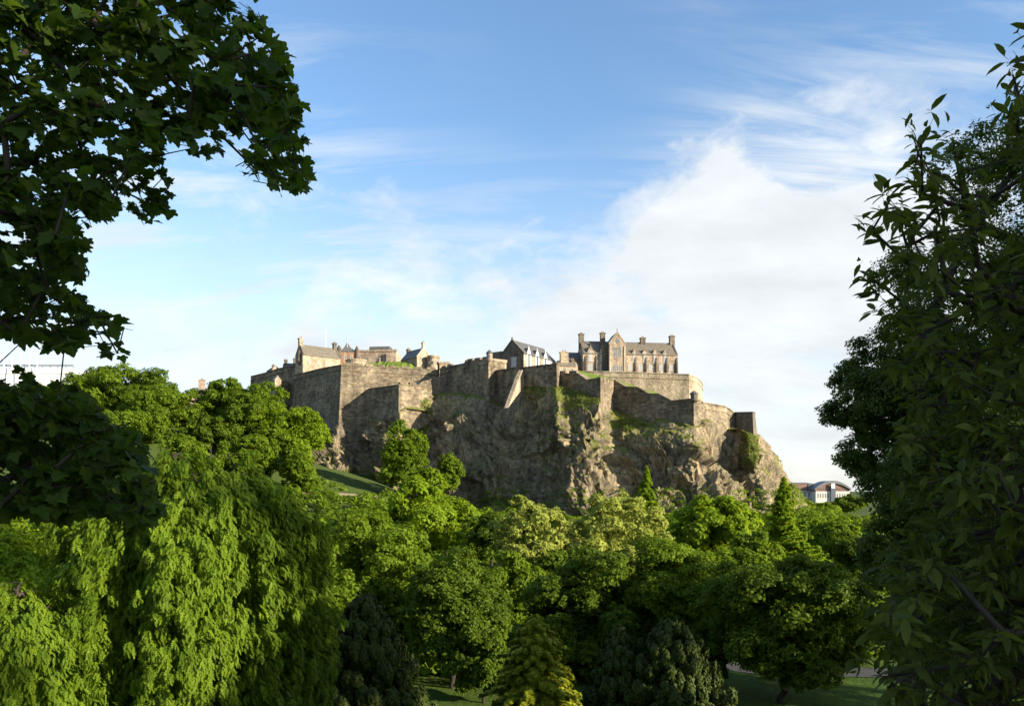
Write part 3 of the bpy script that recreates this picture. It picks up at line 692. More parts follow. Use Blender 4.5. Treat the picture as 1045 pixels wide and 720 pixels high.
h.mb().prism_y([(-.15, 5.2), (-.15, 5.8), (3.3, 9.9), (6.75, 5.8), (6.75, 5.2), (3.3, 9.1)][::-1], -.15, .4).build('gable_skew', M['trim'], h.t)
h.mb().prism_y([(6.6, -8), (10.8, -8), (10.8, 1.6), (6.6, 4.8)], 1.0, 6.5).build('lean_to', M['pale'], h.t)
h.mb().prism_y([(6.6, 4.83), (11.1, 1.4), (11.1, 1.7), (6.6, 5.2)][::-1], .8, 6.7).build('lean_to_roof', M['slatebrown'], h.t)
def round_tower():
    p = at(442, 380, 317); t = thing('round_tower', p, 'squat pinkish round tower with flat top beside the sunlit gable end', 'tower', 'buildings of the castle')
    MB(p).lathe(0, 1, [(2.5, -8), (2.35, 5.6), (2.6, 5.8), (2.6, 6.7), (2.1, 6.7), (2.1, 6.2)], 22).build('shaft', M['pale'], t)
    for a in (-2.2, -1.5, -.8): MB(p + Vector((2.42 * math.cos(a), 1 + 2.42 * math.sin(a), 3.4))).box(-.2, .2, -.2, .2, 0, .9).build('slit_window', M['glass'], t)
round_tower()
simple_house('gatehouse_block', 'tiny square stone block just right of the round tower', at(448.5, 378.5, 316), math.radians(15), 4.0, 4, 2.9, 0, 'pale', 'slate')
simple_house('long_store_roof', 'small gabled store on the far left battery wall', at(275, 383, 344), math.radians(30), 5.2, 5, 2.4, 2.0, 'pale', 'slate', along='y', chims=[(2.6, 4, 3, 5.4, .9, .9, 'darkstone', 1)])
simple_house('twin_chimney_cottage', 'cottage with twin stubby chimneys between the store and the gabled house', at(290, 380, 338), math.radians(25), 5.4, 4.5, 2.6, 1.6, 'darkstone', 'slate', chims=[(1, 2, 3, 5.8, 1.2, 1.0, 'darkstone'), (4.8, 2, 3, 6.6, 1.3, 1.0, 'darkstone')])
simple_house('wall_end_cabin', 'little pale gabled cabin on the low dark outer bastion', at(280.5, 391, 323.5), math.radians(35), 2.6, 3, 1.6, 1.6, 'pale', 'slate', along='y')

def dormer_house():
    c = at(534.5, 378, 299); rz = math.radians(56)
    h = House('dormered_house', 'slate-roofed house with three bright white gabled dormers facing the sun', c, rz); E = 6.6; R = 5.2; w = 23; d = 10.4
    h.walls(w, d, E, R, 'pale', 'x'); h.roof(w, d, E, R, 'slate')
    # gable end: a dark facing paints in its shade, with the tall window
    h.mb().box(-.14, -.003, 0, d, -8, E - .3).build('gable_shade_facing', M['darkstone'], h.t)
    h.mb().prism_x([(0, E - .3), (d, E - .3), (d / 2, E + R - .2)][::1], -.14, -.003).build('gable_shade_facing', M['darkstone'], h.t)
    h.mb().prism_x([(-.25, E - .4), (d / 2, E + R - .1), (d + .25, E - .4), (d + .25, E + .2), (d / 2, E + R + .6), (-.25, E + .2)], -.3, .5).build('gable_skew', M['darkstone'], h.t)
    h.window(d * .42, 1.8, 2.2, 3.6, -.15, side='l', glass='pale_pane')
    h.mb().lathe(-.1, d / 2, [(.35, E + R + .3), (.3, E + R + 1.2), (.001, E + R + 1.4)], 6).build('gable_finial', M['darkstone'], h.t)
    for i in range(3): h.dormer(3.4 + i * 6.0, 1.0, 3.0, 5.0, 2.8, 3.4, mat='white', glass='glass')
    h.mb().box(16.5, 22.8, -.1, -.003, 2.0, E - .6).build('wall_render', M['white'], h.t)
    h.mb().box(w - 3.2, w + .2, -.6, 3, 1.2, 6.2).build('glazed_porch', M['pale_pane'], h.t)
    # flat-roofed dark block behind-left
    h.mb().box(.6, 8, d + .003, d + 4.5, -8, E + 1.8).build('rear_block', M['darkstone'], h.t)
    h.mb().box(3, 8, d + 4.503, d + 10.5, -8, E - 1.2).build('rear_range', M['darkstone'], h.t)
    h.mb().prism_x([(d + 4.5, E - 1.2), (d + 10.8, E - 1.5), (d + 7.5, E + .8)], 2.8, 8.2).build('rear_roof', M['slate'], h.t)
dormer_house()
h = simple_house('chimneyed_cottage', 'stubby pale cottage with broad stacked chimneys just left of the hospital block', at(569, 381, 312), math.radians(12), 8.2, 5, 3.2, 2.0, 'pale', 'slatebrown', along='x', wins=[(3, .9, .7, 1.2), (6, .9, .7, 1.2)])
h.chimney(3.2, 2.0, 3, 9.0, 3.2, 1.6, 'pale', 3); h.chimney(6.6, 2.0, 3, 6.0, 1.2, 1.2, 'darkstone')
simple_house('parapet_lodge', 'low pale lodge tucked behind the round corner turret', at(503, 371, 292), math.radians(35), 6, 3.0, 1.0, 0, 'pale', 'slate', chims=[(-.2, 1.5, .5, 4.0, 1.0, 1.0, 'darkstone')])
def pole(px, y0, y1, Y, label, r=.09):
    p = at(px, y1, Y); hh = zof(y0, Y) - p.z; t = thing('flagpole', p, label, 'flagpole', 'thin masts on the castle')
    MB(p).lathe(0, 0, [(r * 1.6, 0), (r, .6), (r * .6, hh), (.001, hh + .05)], 8).build('mast', M['metal'], t)
    MB(p).lathe(0, 0, [(.001, hh + .05), (.1, hh + .15), (.1, hh + .25), (.001, hh + .5)], 8).build('finial', M['metal'], t)
pole(332.5, 337, 360, 334, 'white mast rising beside the right chimney of the gabled house', .07)
pole(354.5, 344, 354, 343, 'short mast above the pointed roof of the reddish turret house', .06)

# ------------------------------------------------------------------ far town and esplanade
def far_town():
    Y = 620.0; mp = Y / F
    p = at(806, 516, Y); h = House('arched_office_left', 'cream and red-brick office with a small vaulted roof light, beside the rock foot', p, 0, group='offices beyond the rock')
    w = 27 * mp
    h.mb().box(0, w, 0, 16, -10, 10.5).build('wall', M['cream'], h.t); h.mb().box(.8, 14, 1.5, 14, 10.503, 17.5).build('brick_storey', M['brick'], h.t)
    h.mb().box(.3, 14.5, 1.0, 14.5, 17.503, 18.3).build('cornice', M['lead'], h.t)
    h.mb().box(-.3, w, -.6, 1, 11.0, 11.6).build('cornice', M['cream'], h.t)
    m = h.mb(); pr = [(14.8, 10.5), (20.6, 10.5)] + [(17.7 + 3.1 * math.cos(a), 14.5 + 3.4 * math.sin(a)) for a in [i * math.pi / 8 for i in range(9)]]
    m.prism_y(pr, 2, 14); m.build('vaulted_roof', M['lead'], h.t)
    for i in range(6): h.window(2.5 + i * 3.1, 6.8, 1.4, 3.4, 0, frame='cream', surround=.1)
    h.mb().box(5, w, -.05, .05, 2.2, 5.6).build('window_band', M['glass'], h.t)
    for i in range(5): h.mb().box(6.6 + i * 3, 7.2 + i * 3, -.15, .08, 2.2, 5.6).build('mullion', M['brick'], h.t)
    p = at(832.5, 512, Y - 10); h = House('arched_office_right', 'office with broad curved dark roof, brick top storey and central dark glass bay', p, 0, group='offices beyond the rock')
    w = 34 * mp
    h.mb().box(0, w, 0, 16, -10, 8.2).build('wall', M['cream'], h.t)
    def arc(z0, rise, x0, x1, n=18): return [(x0 + (x1 - x0) * i / n, z0 + rise * (1 - ((i / n - .5) * 2) ** 2)) for i in range(n + 1)]
    top = arc(9.2, 5.2, 0, w); h.mb().prism_y([(w, 8.203), (0, 8.203)][::-1] + top[::-1], .4, 15).build('brick_storey', M['brick'], h.t)
    t2 = arc(10.2, 6.2, -1, w + 1); t1 = arc(9.0, 5.3, -1, w + 1); h.mb().prism_y(t1 + t2[::-1], -.8, 16).build('curved_roof', M['lead'], h.t)
    h.mb().box(w * .43, w * .57, -1.4, .5, -10, 12.4).build('glass_bay', M['glass'], h.t); h.mb().box(w * .44, w * .545, -1.55, -1.403, 10.6, 14.2).build('white_panel', M['metal'], h.t)
    for i in range(5): h.window(1.8 + i * 1.9, 3.2, .8, 3.2, 0, frame='cream', surround=.1)
    for i in range(5): h.window(w * .64 + i * 1.9, 3.2, .8, 3.2, 0, frame='cream', surround=.1)
    for i in range(4): h.window(2.4 + i * 2.0, 9.0, .7, 1.5, .4, frame='brick', surround=.1); h.window(w * .64 + i * 2.0, 9.0, .7, 1.5, .4, frame='brick', surround=.1)
far_town()
def grandstand():
    Y = 330.0; p = at(-20, 384, Y); t = thing('grandstand', p, 'long pale temporary grandstand with dark rail glimpsed through the left leaves', 'grandstand')
    L_ = (75 + 20) * Y / F
    MB(p).prism_x([(0, -14), (16, -14), (16, 3.6), (0, 3.2)], 0, L_).build('seating_bank', M['metal'], t)
    MB(p).box(0, L_, -.4, .4, 4.3, 4.9).build('top_rail', M['greymetal'], t); MB(p).box(0, L_, -.35, -.003, 1.2, 3.4).build('fascia', M['metal'], t)
    for i in range(13): MB(p).box(i * L_ / 12 - .12, i * L_ / 12 + .12, -.3, .3, 3.2, 4.3).build('post', M['greymetal'], t)
    for i, px in enumerate((4, 12, 21, 30, 38)):
        q = at(px, 372, Y - 2); m = thing('lighting_mast', q, ['far left', 'second from the left', 'middle', 'fourth from the left', 'rightmost'][i] + ' of five thin white masts above the grandstand', 'mast', 'white masts by the grandstand')
        MB(q).lathe(0, 0, [(.2, -16), (.12, 4), (.05, 5.2), (.001, 5.3)], 6).build('mast_tube', M['metal'], m); MB(q).box(-.35, .35, -.1, .1, 4.6, 4.8).build('cross_arm', M['metal'], m)
grandstand()
h = simple_house('hill_house', 'single chimney and roof of a house above the hilltop trees left of the castle', at(193, 412, 345), math.radians(8), 13, 7, 4.6, 2.6, 'hospital', 'slate', wins=[(4, 1, 1, 1.6), (8, 1, 1, 1.6)])
h.chimney(4.5, 3.4, 5, 11.2, 2.6, 1.6, 'hospital')

# ------------------------------------------------------------------ vegetation toolkit
def rand_dirs(r, n): return unit(r.normal(size=(n, 3)))
def frames(n, a):
    """n: normals, a: rough axis -> orthonormal (b, a, n) columns"""
    a = unit(a - n * np.sum(a * n, -1, keepdims=True)); b = np.cross(a, n); return b, a
KITE = (np.array([(0, -.5, 0), (.30, -.02, .09), (0, .5, -.03), (-.30, .02, .09)]), np.array([(0, 1, 2, 3)]))
def lf(pts, ctr, zf):
    v = [(0, ctr, 0)] + [(x, y, zf(x, y)) for x, y in pts]; n = len(pts)
    return np.array(v), np.array([(0, 1 + i, 1 + (i + 1) % n) for i in range(n)])
MAPLE = lf([(0, 0), (.20, -.14), (.42, -.10), (.50, .02), (.44, .14), (.56, .20), (.68, .36), (.62, .50), (.46, .48), (.34, .52), (.34, .66), (.22, .74), (.14, .88), (0, 1.0), (-.15, .88), (-.22, .73), (-.35, .66), (-.33, .51), (-.46, .50),
            (-.61, .48), (-.67, .34), (-.56, .19), (-.43, .13), (-.50, .0), (-.42, -.11), (-.2, -.13)], .3, lambda x, y: .16 * abs(x) - .2 * y * y)
SPRAY = lf([(0, -.5), (.16, -.30), (.42, -.30), (.28, -.08), (.52, .12), (.22, .16), (.26, .42), (.04, .34), (-.10, .54), (-.18, .24), (-.50, .26), (-.30, .02), (-.48, -.22), (-.18, -.24)], 0,
           lambda x, y: .15 * abs(x) - .1 * y * y)
FEATHER = lf([(0, -.5), (.07, -.30), (.20, -.22), (.08, -.10), (.24, .0), (.09, .08), (.20, .20), (.06, .26), (.10, .40), (0, .55), (-.10, .38), (-.06, .24), (-.22, .18), (-.09, .06), (-.25, -.04), (-.08, -.12), (-.19, -.24), (-.07, -.30)], 0,
             lambda x, y: .3 * abs(x) - .15 * y * y)
LANCE = (np.array([(0, 0, 0), (0, .34, .0), (0, .68, -.05), (0, 1.0, -.16), (.13, .22, .05), (.165, .5, .03), (.10, .78, -.03), (-.13, .22, .05), (-.165, .5, .03), (-.10, .78, -.03)]),
         np.array([(0, 4, 1), (4, 5, 1), (1, 5, 2), (5, 6, 2), (2, 6, 3), (0, 1, 7), (7, 1, 8), (1, 2, 8), (8, 2, 9), (2, 3, 9)]))
def tile(tpl, P, n, a, s, rng, tint=None):
    tv, tf = tpl; N = len(P); b, a = frames(unit(n), a); n = unit(n)
    V = P[:, None] + s[:, None, None] * (tv[None, :, 0, None] * b[:, None] + tv[None, :, 1, None] * a[:, None] + tv[None, :, 2, None] * n[:, None])
    Fc = tf[None] + (np.arange(N) * len(tv))[:, None, None]
    t = rng.random(N) if tint is None else tint
    return V.reshape(-1, 3), Fc.reshape(-1, tf.shape[1]), np.repeat(t, len(tv))
def tubes(E0, E1, R0, R1, k=6):
    E0, E1 = np.asarray(E0, float), np.asarray(E1, float); d = unit(E1 - E0)
    up = np.where(np.abs(d[:, 2:3]) > .9, [[1., 0, 0]], [[0, 0, 1.]]); b = unit(np.cross(d, up)); c = np.cross(d, b)
    an = np.arange(k) * 2 * math.pi / k; ring = np.cos(an)[None, :, None] * b[:, None] + np.sin(an)[None, :, None] * c[:, None]
    V = np.concatenate([E0[:, None] + ring * np.asarray(R0)[:, None, None], (E1 + d * np.asarray(R1)[:, None] * .4)[:, None] + ring * np.asarray(R1)[:, None, None]], 1)
    base = (np.arange(len(E0)) * 2 * k)[:, None, None]; i = np.arange(k); j = (i + 1) % k
    Fc = np.stack([i, j, j + k, i + k], -1)[None] + base
    return V.reshape(-1, 3), Fc.reshape(-1, 4)
def skeleton(trunk, targets, rng, step, rtip, rmax, wob=.12, sag=.0, bias=.25):
    """greedy branching: every target joins the nearest node grown so far"""
    nodes = [np.array(p, float) for p in trunk]; par = [-1] + list(range(len(trunk) - 1)); cnt = [0] * len(nodes)
    dist = [0.0]
    for i in range(1, len(nodes)): dist.append(dist[-1] + np.linalg.norm(nodes[i] - nodes[i - 1]))
    T = np.asarray(targets); o = np.argsort([min(np.linalg.norm(t - nodes[k]) for k in range(0, len(trunk))) for t in T])
    ends = np.zeros(len(T), int); minn = len(trunk) // 3
    for ti in o:
        t = T[ti]; A = np.array(nodes); d = np.linalg.norm(A - t, axis=1) + bias * np.array(dist) * .3
        d[:minn] += 1e3; k = int(np.argmin(d)); L_ = np.linalg.norm(nodes[k] - t); m = max(1, int(L_ / step)); p0 = nodes[k]; prev = k
        w = rng.normal(size=3) * wob * L_
        for q in range(1, m + 1):
            f = q / m; p = p0 + (t - p0) * f + w * math.sin(f * math.pi) + np.array([0, 0, sag * L_ * math.sin(f * math.pi)])
            nodes.append(p); par.append(prev); dist.append(dist[prev] + L_ / m); cnt.append(0); prev = len(nodes) - 1
        ends[ti] = prev; q = prev
        while q != -1: cnt[q] += 1; q = par[q]
    A = np.array(nodes); c = np.maximum(np.array(cnt), 1); R = np.minimum(rtip * c ** .5, rmax)
    R[:len(trunk)] = np.maximum(R[:len(trunk)], np.linspace(rmax, rmax * .35, len(trunk)))
    idx = np.arange(1, len(nodes)); pr = np.array(par)[1:]
    return tubes(A[pr], A[idx], np.minimum(R[pr], R[idx] * 1.5), R[idx]), A, ends

def crown_round(rng, a, c, nl, leaf, ncl=60, lump=.26, low=.75, flat=.8, inner=.12, irregular=.2):
    """returns leaf positions and normals of a clumpy crown centred at the origin, plus clump centres"""
    d = rand_dirs(rng, ncl); d[:, 2] = np.where(d[:, 2] < -.85, -d[:, 2], d[:, 2])
    sh = rng.normal(size=(5, 3)); ph = rng.random(5) * 6
    irr = 1 + irregular * np.mean([np.sin(d @ sh[k] * 2.2 + ph[k]) for k in range(5)], 0) * 2.2
    rad = np.where(rng.random(ncl) < .72, rng.uniform(.74, 1.0, ncl), rng.uniform(.35, .75, ncl)) * irr
    sc = np.array([a, a, c]); C = d * rad[:, None] * (1 - lump * .55) * sc; C[:, 2] = np.where(C[:, 2] < 0, C[:, 2] * low, C[:, 2])
    rc = lump * rng.uniform(.6, 1.3, ncl) * (a * .65 + c * .35)
    w = rc ** 2; w /= w.sum(); k = rng.choice(ncl, nl, p=w)
    nsub = 34; sdir = rand_dirs(rng, ncl * nsub).reshape(ncl, nsub, 3); sdir[..., 2] = np.where(sdir[..., 2] < -.75, -sdir[..., 2], sdir[..., 2])
    outw = unit(C)[:, None]; sdir = unit(sdir + outw * .45)
    srad = rng.uniform(.65, 1.05, (ncl, nsub))
    j = rng.integers(0, nsub, nl); s1 = sdir[k, j]; off = s1 * srad[k, j][:, None] * rc[k][:, None]; off[:, 2] *= flat
    rs = rc[k] * .33; s2 = rand_dirs(rng, nl) * (rng.random(nl) ** .4)[:, None] * rs[:, None]; s2[:, 2] *= .7
    P = C[k] + off + s2
    n = unit(s1 * .9 + rand_dirs(rng, nl) * .75 + np.array([0, 0, .45]))
    ins = rng.random(nl) < inner; P[ins] *= rng.uniform(.3, .85, ins.sum())[:, None]
    tint = np.clip(.5 + (rng.random(ncl)[k] - .5) * .55 + (rng.random((ncl, nsub))[k, j] - .5) * .35 + (rng.random(nl) - .5) * .5, 0, 1)
    return P, n, C, tint
def place_tree(name, label, cat, group, P, n, rng, leaf, x, y, zc, zg, mat, C, tr=.25, tpl=KITE, bark='bark', axis=None, tint=None, lean=0.0, trunk_top=None, rtip=None, tmask=None):
    loc = np.array([x, y, zg]); cen = np.array([0, 0, zc - zg])
    root = thing(name, tuple(loc), label, cat, group)
    ax = rand_dirs(rng, len(P)) if axis is None else axis
    V, Fc, t = tile(tpl, P + cen, n, ax, leaf * rng.uniform(.65, 1.35, len(P)), rng, tint)
    keep = None
    V[:, 2] = np.maximum(V[:, 2], .05)
    link('crown', mesh_np('crown', V, Fc, t), LM[mat], root)
    tt = (trunk_top if trunk_top is not None else zc - zg); m = 9
    tk = [(lean * (i / m) ** 1.5 + rng.normal() * .02 * tt, rng.normal() * .02 * tt, -.4 + (tt + .4) * i / m) for i in range(m + 1)]
    tg = (C + cen)[:min(len(C), 46)]
    (TV, TF), A, e = skeleton(tk, tg, rng, max(.5, tt / 9), rtip or tr * .16, tr, .08)
    link('trunk', mesh_np('trunk', TV, TF, smooth_=True), M[bark], root)
    return root
def round_tree(px, ptop, pbot, pw, Y, nl, leaf_px, mat, label, seed, name='broadleaf_tree', ncl=60, lump=.26, group='trees of the gardens', tpl=KITE, ground=None, bark='bark', irregular=.2, low=1.0, flat=.85, yr=1.0):
    rng = np.random.default_rng(seed); k = Y / F; x = atx(px, Y); zg = Hs(x, Y) if ground is None else ground
    zt, zb = zof(ptop, Y), max(zof(pbot, Y), zg + .2); c = (zt - zb) / 2; zc = (zt + zb) / 2; a = pw * k / 2; leaf = leaf_px * k * DF; nl = int(nl * NF)
    P, n, C, tn = crown_round(rng, a, c, nl, leaf, ncl, lump, low, flat, irregular=irregular)
    P[:, 1] *= yr; C[:, 1] *= yr
    return place_tree(name, label, 'tree', group, P, n, rng, leaf, x, Y, zc, zg, mat, C, tr=max(.12, .022 * (zt - zg)), tpl=tpl, bark=bark, tint=tn)
def cone_tree(px, ptop, pbot, pw, Y, nl, leaf_px, mat, label, seed, name='conifer', rough=.16, group='trees of the gardens', power=.8, tiers=0, tpl=KITE, droop=-.1):
    rng = np.random.default_rng(seed); k = Y / F; x = atx(px, Y); zg = Hs(x, Y); zt, zb = zof(ptop, Y), max(zof(pbot, Y), zg + .1); h = zt - zb; a = pw * k / 2; leaf = leaf_px * k * DF; nl = int(nl * NF)
    nb = int(420 - 60 * (tiers > 0)); f = rng.random(nb) ** 1.25; th = rng.random(nb) * 2 * math.pi
    r = a * (1 - f) ** power * (1 + rough * rng.normal(size=nb)); C = np.stack([r * np.cos(th), r * np.sin(th), (f - .5) * h], -1)
    w = (.25 + (1 - f)); w /= w.sum(); q = rng.choice(nb, nl, p=w); s = rng.random(nl) ** .45
    if tiers:   # flat drooping sprays along each branch
        dirn = np.stack([np.cos(th), np.sin(th), np.zeros(nb)], -1); perp = np.stack([-np.sin(th), np.cos(th), np.zeros(nb)], -1)
        wd = a * .20 * (1 - f) ** .5 + a * .04
        P = dirn[q] * (r[q] * s)[:, None] + perp[q] * (rng.normal(size=nl) * .5 * wd[q] * (1.15 - s))[:, None]
        P[:, 2] = (f[q] - .5) * h + droop * r[q] * s ** 2 * 1.2 + rng.normal(size=nl) * a * .02
        n = unit(np.array([0, 0, 1.0]) + dirn[q] * .55 + rand_dirs(rng, nl) * .45); ax = dirn[q] + perp[q] * rng.normal(size=nl)[:, None] * .7
    else:       # dense upright plumes
        pl = a * .12 * (1.2 - f * .7)
        d = rand_dirs(rng, nl); P = C[q] * np.array([1, 1, 1]) + d * (pl[q] * rng.random(nl) ** .33)[:, None] * np.array([1, 1, 1.9])
        n = unit(d * .8 + unit(C[q] * np.array([1, 1, 0])) * .6 + rand_dirs(rng, nl) * .4); ax = np.array([0, 0, 1.0]) + rand_dirs(rng, nl) * .5
        ins = rng.random(nl) < .15; P[ins, :2] *= rng.uniform(.2, .8, ins.sum())[:, None]
    P[:, 2] = np.maximum(P[:, 2], -h / 2)
    return place_tree(name, label, 'tree', group, P, n, rng, leaf, x, Y, (zt + zb) / 2, zg, mat, C * np.array([.6, .6, .9]), tr=.02 * (zt - zg) + .08, tpl=tpl, axis=ax, trunk_top=(zt - zg) * .93)
def weeping_tree(px, ptop, pbot, pw, Y, nl, leaf_px, mat, label, seed, nb=48, humps=((0, 0, 1, 0),)):
    rng = np.random.default_rng(seed); k = Y / F; x = atx(px, Y); zg = Hs(x, Y); a = pw * k / 2; zt = zof(ptop, Y); zl = zg + .2; leaf = leaf_px * k
    hp = [humps[rng.integers(len(humps))] for _ in range(nb)]; T = []; R = []; Dn = []; Cs = []; E0 = []; E1 = []; Q = []
    for b, (hx, hy, hs, hz) in enumerate(hp):
        th = rng.random() * 2 * math.pi; f = (b + .5) / nb; r = a * hs * (f ** .5) * rng.uniform(.82, 1.08); ox, oy = math.cos(th), math.sin(th)
        top = zt + hz * a - a * hs * .75 * f ** 1.1 + rng.normal() * .10 * a; bot = zl + rng.uniform(0, .42) ** 1.4 * (top - zl)
        if f < .4: bot = top - rng.uniform(.2, .5) * (top - zl)
        cx, cy = hx * a + r * ox, hy * a + r * oy; z = top; prev = np.array([cx - ox * .8, cy - oy * .8, top + .1]); Cs.append(prev)
        while z > bot:
            u = (top - z) / max(.1, top - bot); o = min(1, u * 3) * .5
            c = np.array([cx + ox * o + rng.normal() * .10, cy + oy * o + rng.normal() * .10, z]); rr = rng.uniform(.17, .40) * (1.15 - .55 * u)
            T.append(c); R.append(rr); Dn.append((ox, oy, 0)); Q.append(rng.random()); E0.append(prev); E1.append(c); prev = c
            for _ in range(2):      # side tufts hanging a little lower
                s_ = rng.normal(size=3) * np.array([.34, .34, .2]); T.append(c + s_); R.append(rr * rng.uniform(.5, .9)); Dn.append((ox, oy, 0)); Q.append(rng.random())
            z -= rng.uniform(.28, .62)
    T = np.array(T); R = np.array(R); Dn = np.array(Dn, float); Q = np.array(Q); w = R ** 2; w /= w.sum(); q = rng.choice(len(T), nl, p=w)
    d = rand_dirs(rng, nl); P = T[q] + d * (R[q] * rng.random(nl) ** .45)[:, None] * np.array([.8, .8, 1.35]); P[:, 2] -= R[q] * .3
    n = unit(d * .7 + Dn[q] * .7 + rand_dirs(rng, nl) * .5 + np.array([0, 0, .55])); ax = np.array([0, 0, -1.0]) + Dn[q] * .35 + rand_dirs(rng, nl) * .5
    tint = np.clip(.5 + (Q[q] - .5) * .6 + (rng.random(nl) - .5) * .6, 0, 1); loc = (x, Y, zg); off = np.array([0, 0, -zg])
    root = thing('weeping_tree', loc, label, 'tree', 'weeping trees')
    V, Fc, t = tile(FEATHER, P + off, n, ax, leaf * rng.uniform(.55, 1.4, nl), rng, tint); V[:, 2] = np.maximum(V[:, 2], .05)
    link('crown', mesh_np('crown', V, Fc, t), LM[mat], root)
    tk = [(rng.normal() * .12, rng.normal() * .12, -.4 + (zt - zg) * .68 * i / 8) for i in range(9)]
    (TV, TF), A, e = skeleton(tk, np.array(Cs) + off, rng, .9, .03, .42, .10, .06)
    TV2, TF2 = tubes(np.array(E0) + off, np.array(E1) + off, np.full(len(E0), .012), np.full(len(E0), .009), 3); TF2 = TF2 + len(TV)
    link('trunk', mesh_np('trunk', np.concatenate([TV, TV2]), np.concatenate([TF, TF2]), smooth_=True), M['bark'], root)
    return root

DF = .72; NF = 2.0      # leaf size and count factors
# ------------------------------------------------------------------ trees of the middle distance
# weeping trees, left foreground
weeping_tree(190, 484, 730, 240, 30, 190000, 7.2, 'weep', 'big weeping tree with hanging green curtains, its crown top bright in the sun', 11, nb=170, humps=((-.30, 0, .72, -.08), (.38, .05, .66, 0), (.05, -.2, .75, .02), (.0, 0, .96, .0)))
weeping_tree(24, 606, 730, 150, 26, 56000, 7.6, 'weep', 'lower drooping tree in the bottom left corner, with bare grey twigs', 12, nb=60, humps=((0, 0, .9, 0),))
round_tree(20, 520, 680, 130, 62, 16000, 6, 'bright', 'bright yellow-green tree glimpsed between the maple leaves and the weeping trees', 13)
# row behind
G1 = 'trees of the gardens'
round_tree(372, 505, 680, 135, 62, 34000, 5.5, 'mid', 'dense mid green tree just right of the big weeping tree', 21, ncl=80)
round_tree(420, 498, 600, 96, 96, 16000, 5, 'bright', 'sunlit fresh green tree below the grass slope, right of the weeping tree', 22)
round_tree(462, 560, 712, 116, 56, 26000, 5, 'deep', 'mid green tree with dark trunk over the small patch of lawn at bottom centre', 23, ncl=80)
round_tree(500, 514, 580, 58, 120, 8000, 4.5, 'deep', 'small dark round tree left of the pale willow', 24)
round_tree(455, 505, 560, 66, 130, 8000, 4.5, 'bright', 'sunlit bushy tree at the foot of the crag, left of the dark round tree', 25)
round_tree(545, 513, 625, 118, 92, 34000, 4.0, 'willow', 'left half of the pale feathery willow pair at the centre', 26, ncl=190, lump=.13, name='willow_tree', group='pale willows')
round_tree(628, 509, 620, 128, 94, 36000, 4.0, 'willow', 'right half of the pale feathery willow pair, in front of the crag', 27, ncl=200, lump=.13, name='willow_tree', group='pale willows')
cone_tree(660, 476, 590, 52, 135, 9000, 4.5, 'bright', 'pointed fresh green larch rising above the right willow', 28, name='larch_tree', rough=.35, power=.95, tiers=1, droop=.05, group='larches by the crag')
round_tree(727, 503, 580, 94, 118, 16000, 5, 'bright', 'rounded sunlit tree in front of the crag between the two larches', 29)
cone_tree(800, 488, 640, 82, 104, 17000, 4.5, 'bright', 'tall pointed fresh green larch at the right end of the crag', 30, name='larch_tree', rough=.35, power=.95, tiers=1, droop=.05, group='larches by the crag')
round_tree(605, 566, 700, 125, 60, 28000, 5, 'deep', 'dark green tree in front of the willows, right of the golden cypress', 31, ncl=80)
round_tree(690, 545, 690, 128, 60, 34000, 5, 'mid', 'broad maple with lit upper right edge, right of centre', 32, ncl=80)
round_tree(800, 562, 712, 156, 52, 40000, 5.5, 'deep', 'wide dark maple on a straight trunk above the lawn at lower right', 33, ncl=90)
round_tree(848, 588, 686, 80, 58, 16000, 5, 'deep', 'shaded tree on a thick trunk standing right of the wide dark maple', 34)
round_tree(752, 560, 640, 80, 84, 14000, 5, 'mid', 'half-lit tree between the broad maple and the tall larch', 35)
cone_tree(373, 610, 745, 112, 37, 60000, 4.6, 'dark', 'broad dark blue-green cypress cone at bottom left of centre', 41, name='cypress', power=.55, rough=.2)
cone_tree(546, 628, 745, 112, 39, 46000, 5.2, 'gold', 'golden cypress with layered yellow-green sprays at bottom centre', 42, name='golden_cypress', power=.55, tiers=1, tpl=SPRAY)
cone_tree(632, 640, 745, 66, 41, 30000, 4.6, 'dark', 'narrow dark conifer immediately right of the golden cypress', 43, name='cypress', power=.6, rough=.22)
cone_tree(686, 634, 745, 100, 40, 52000, 4.6, 'dark', 'wide dark yew at the bottom, left of the open lawn', 44, name='cypress', power=.5, rough=.22)
GF = 'trees filling the garden floor'
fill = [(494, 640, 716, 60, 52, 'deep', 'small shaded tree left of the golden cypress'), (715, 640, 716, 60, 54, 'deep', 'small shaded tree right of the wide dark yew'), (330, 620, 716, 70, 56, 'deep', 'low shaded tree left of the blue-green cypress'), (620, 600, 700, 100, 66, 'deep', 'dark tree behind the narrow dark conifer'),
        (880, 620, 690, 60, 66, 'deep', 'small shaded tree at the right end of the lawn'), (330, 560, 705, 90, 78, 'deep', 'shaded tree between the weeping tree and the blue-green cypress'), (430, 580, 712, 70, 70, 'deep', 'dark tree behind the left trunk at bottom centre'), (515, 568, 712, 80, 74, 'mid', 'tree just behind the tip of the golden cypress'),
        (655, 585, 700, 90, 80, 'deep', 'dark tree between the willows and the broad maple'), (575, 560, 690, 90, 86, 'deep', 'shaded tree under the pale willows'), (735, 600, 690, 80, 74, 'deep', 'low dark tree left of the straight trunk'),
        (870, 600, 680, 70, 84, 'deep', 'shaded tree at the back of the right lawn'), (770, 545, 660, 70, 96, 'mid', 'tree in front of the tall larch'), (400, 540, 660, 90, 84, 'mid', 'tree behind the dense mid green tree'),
        (300, 520, 640, 80, 92, 'deep', 'tree peeping over the right shoulder of the weeping tree'), (560, 528, 640, 100, 104, 'willow', 'pale willow showing between the willow pair')]
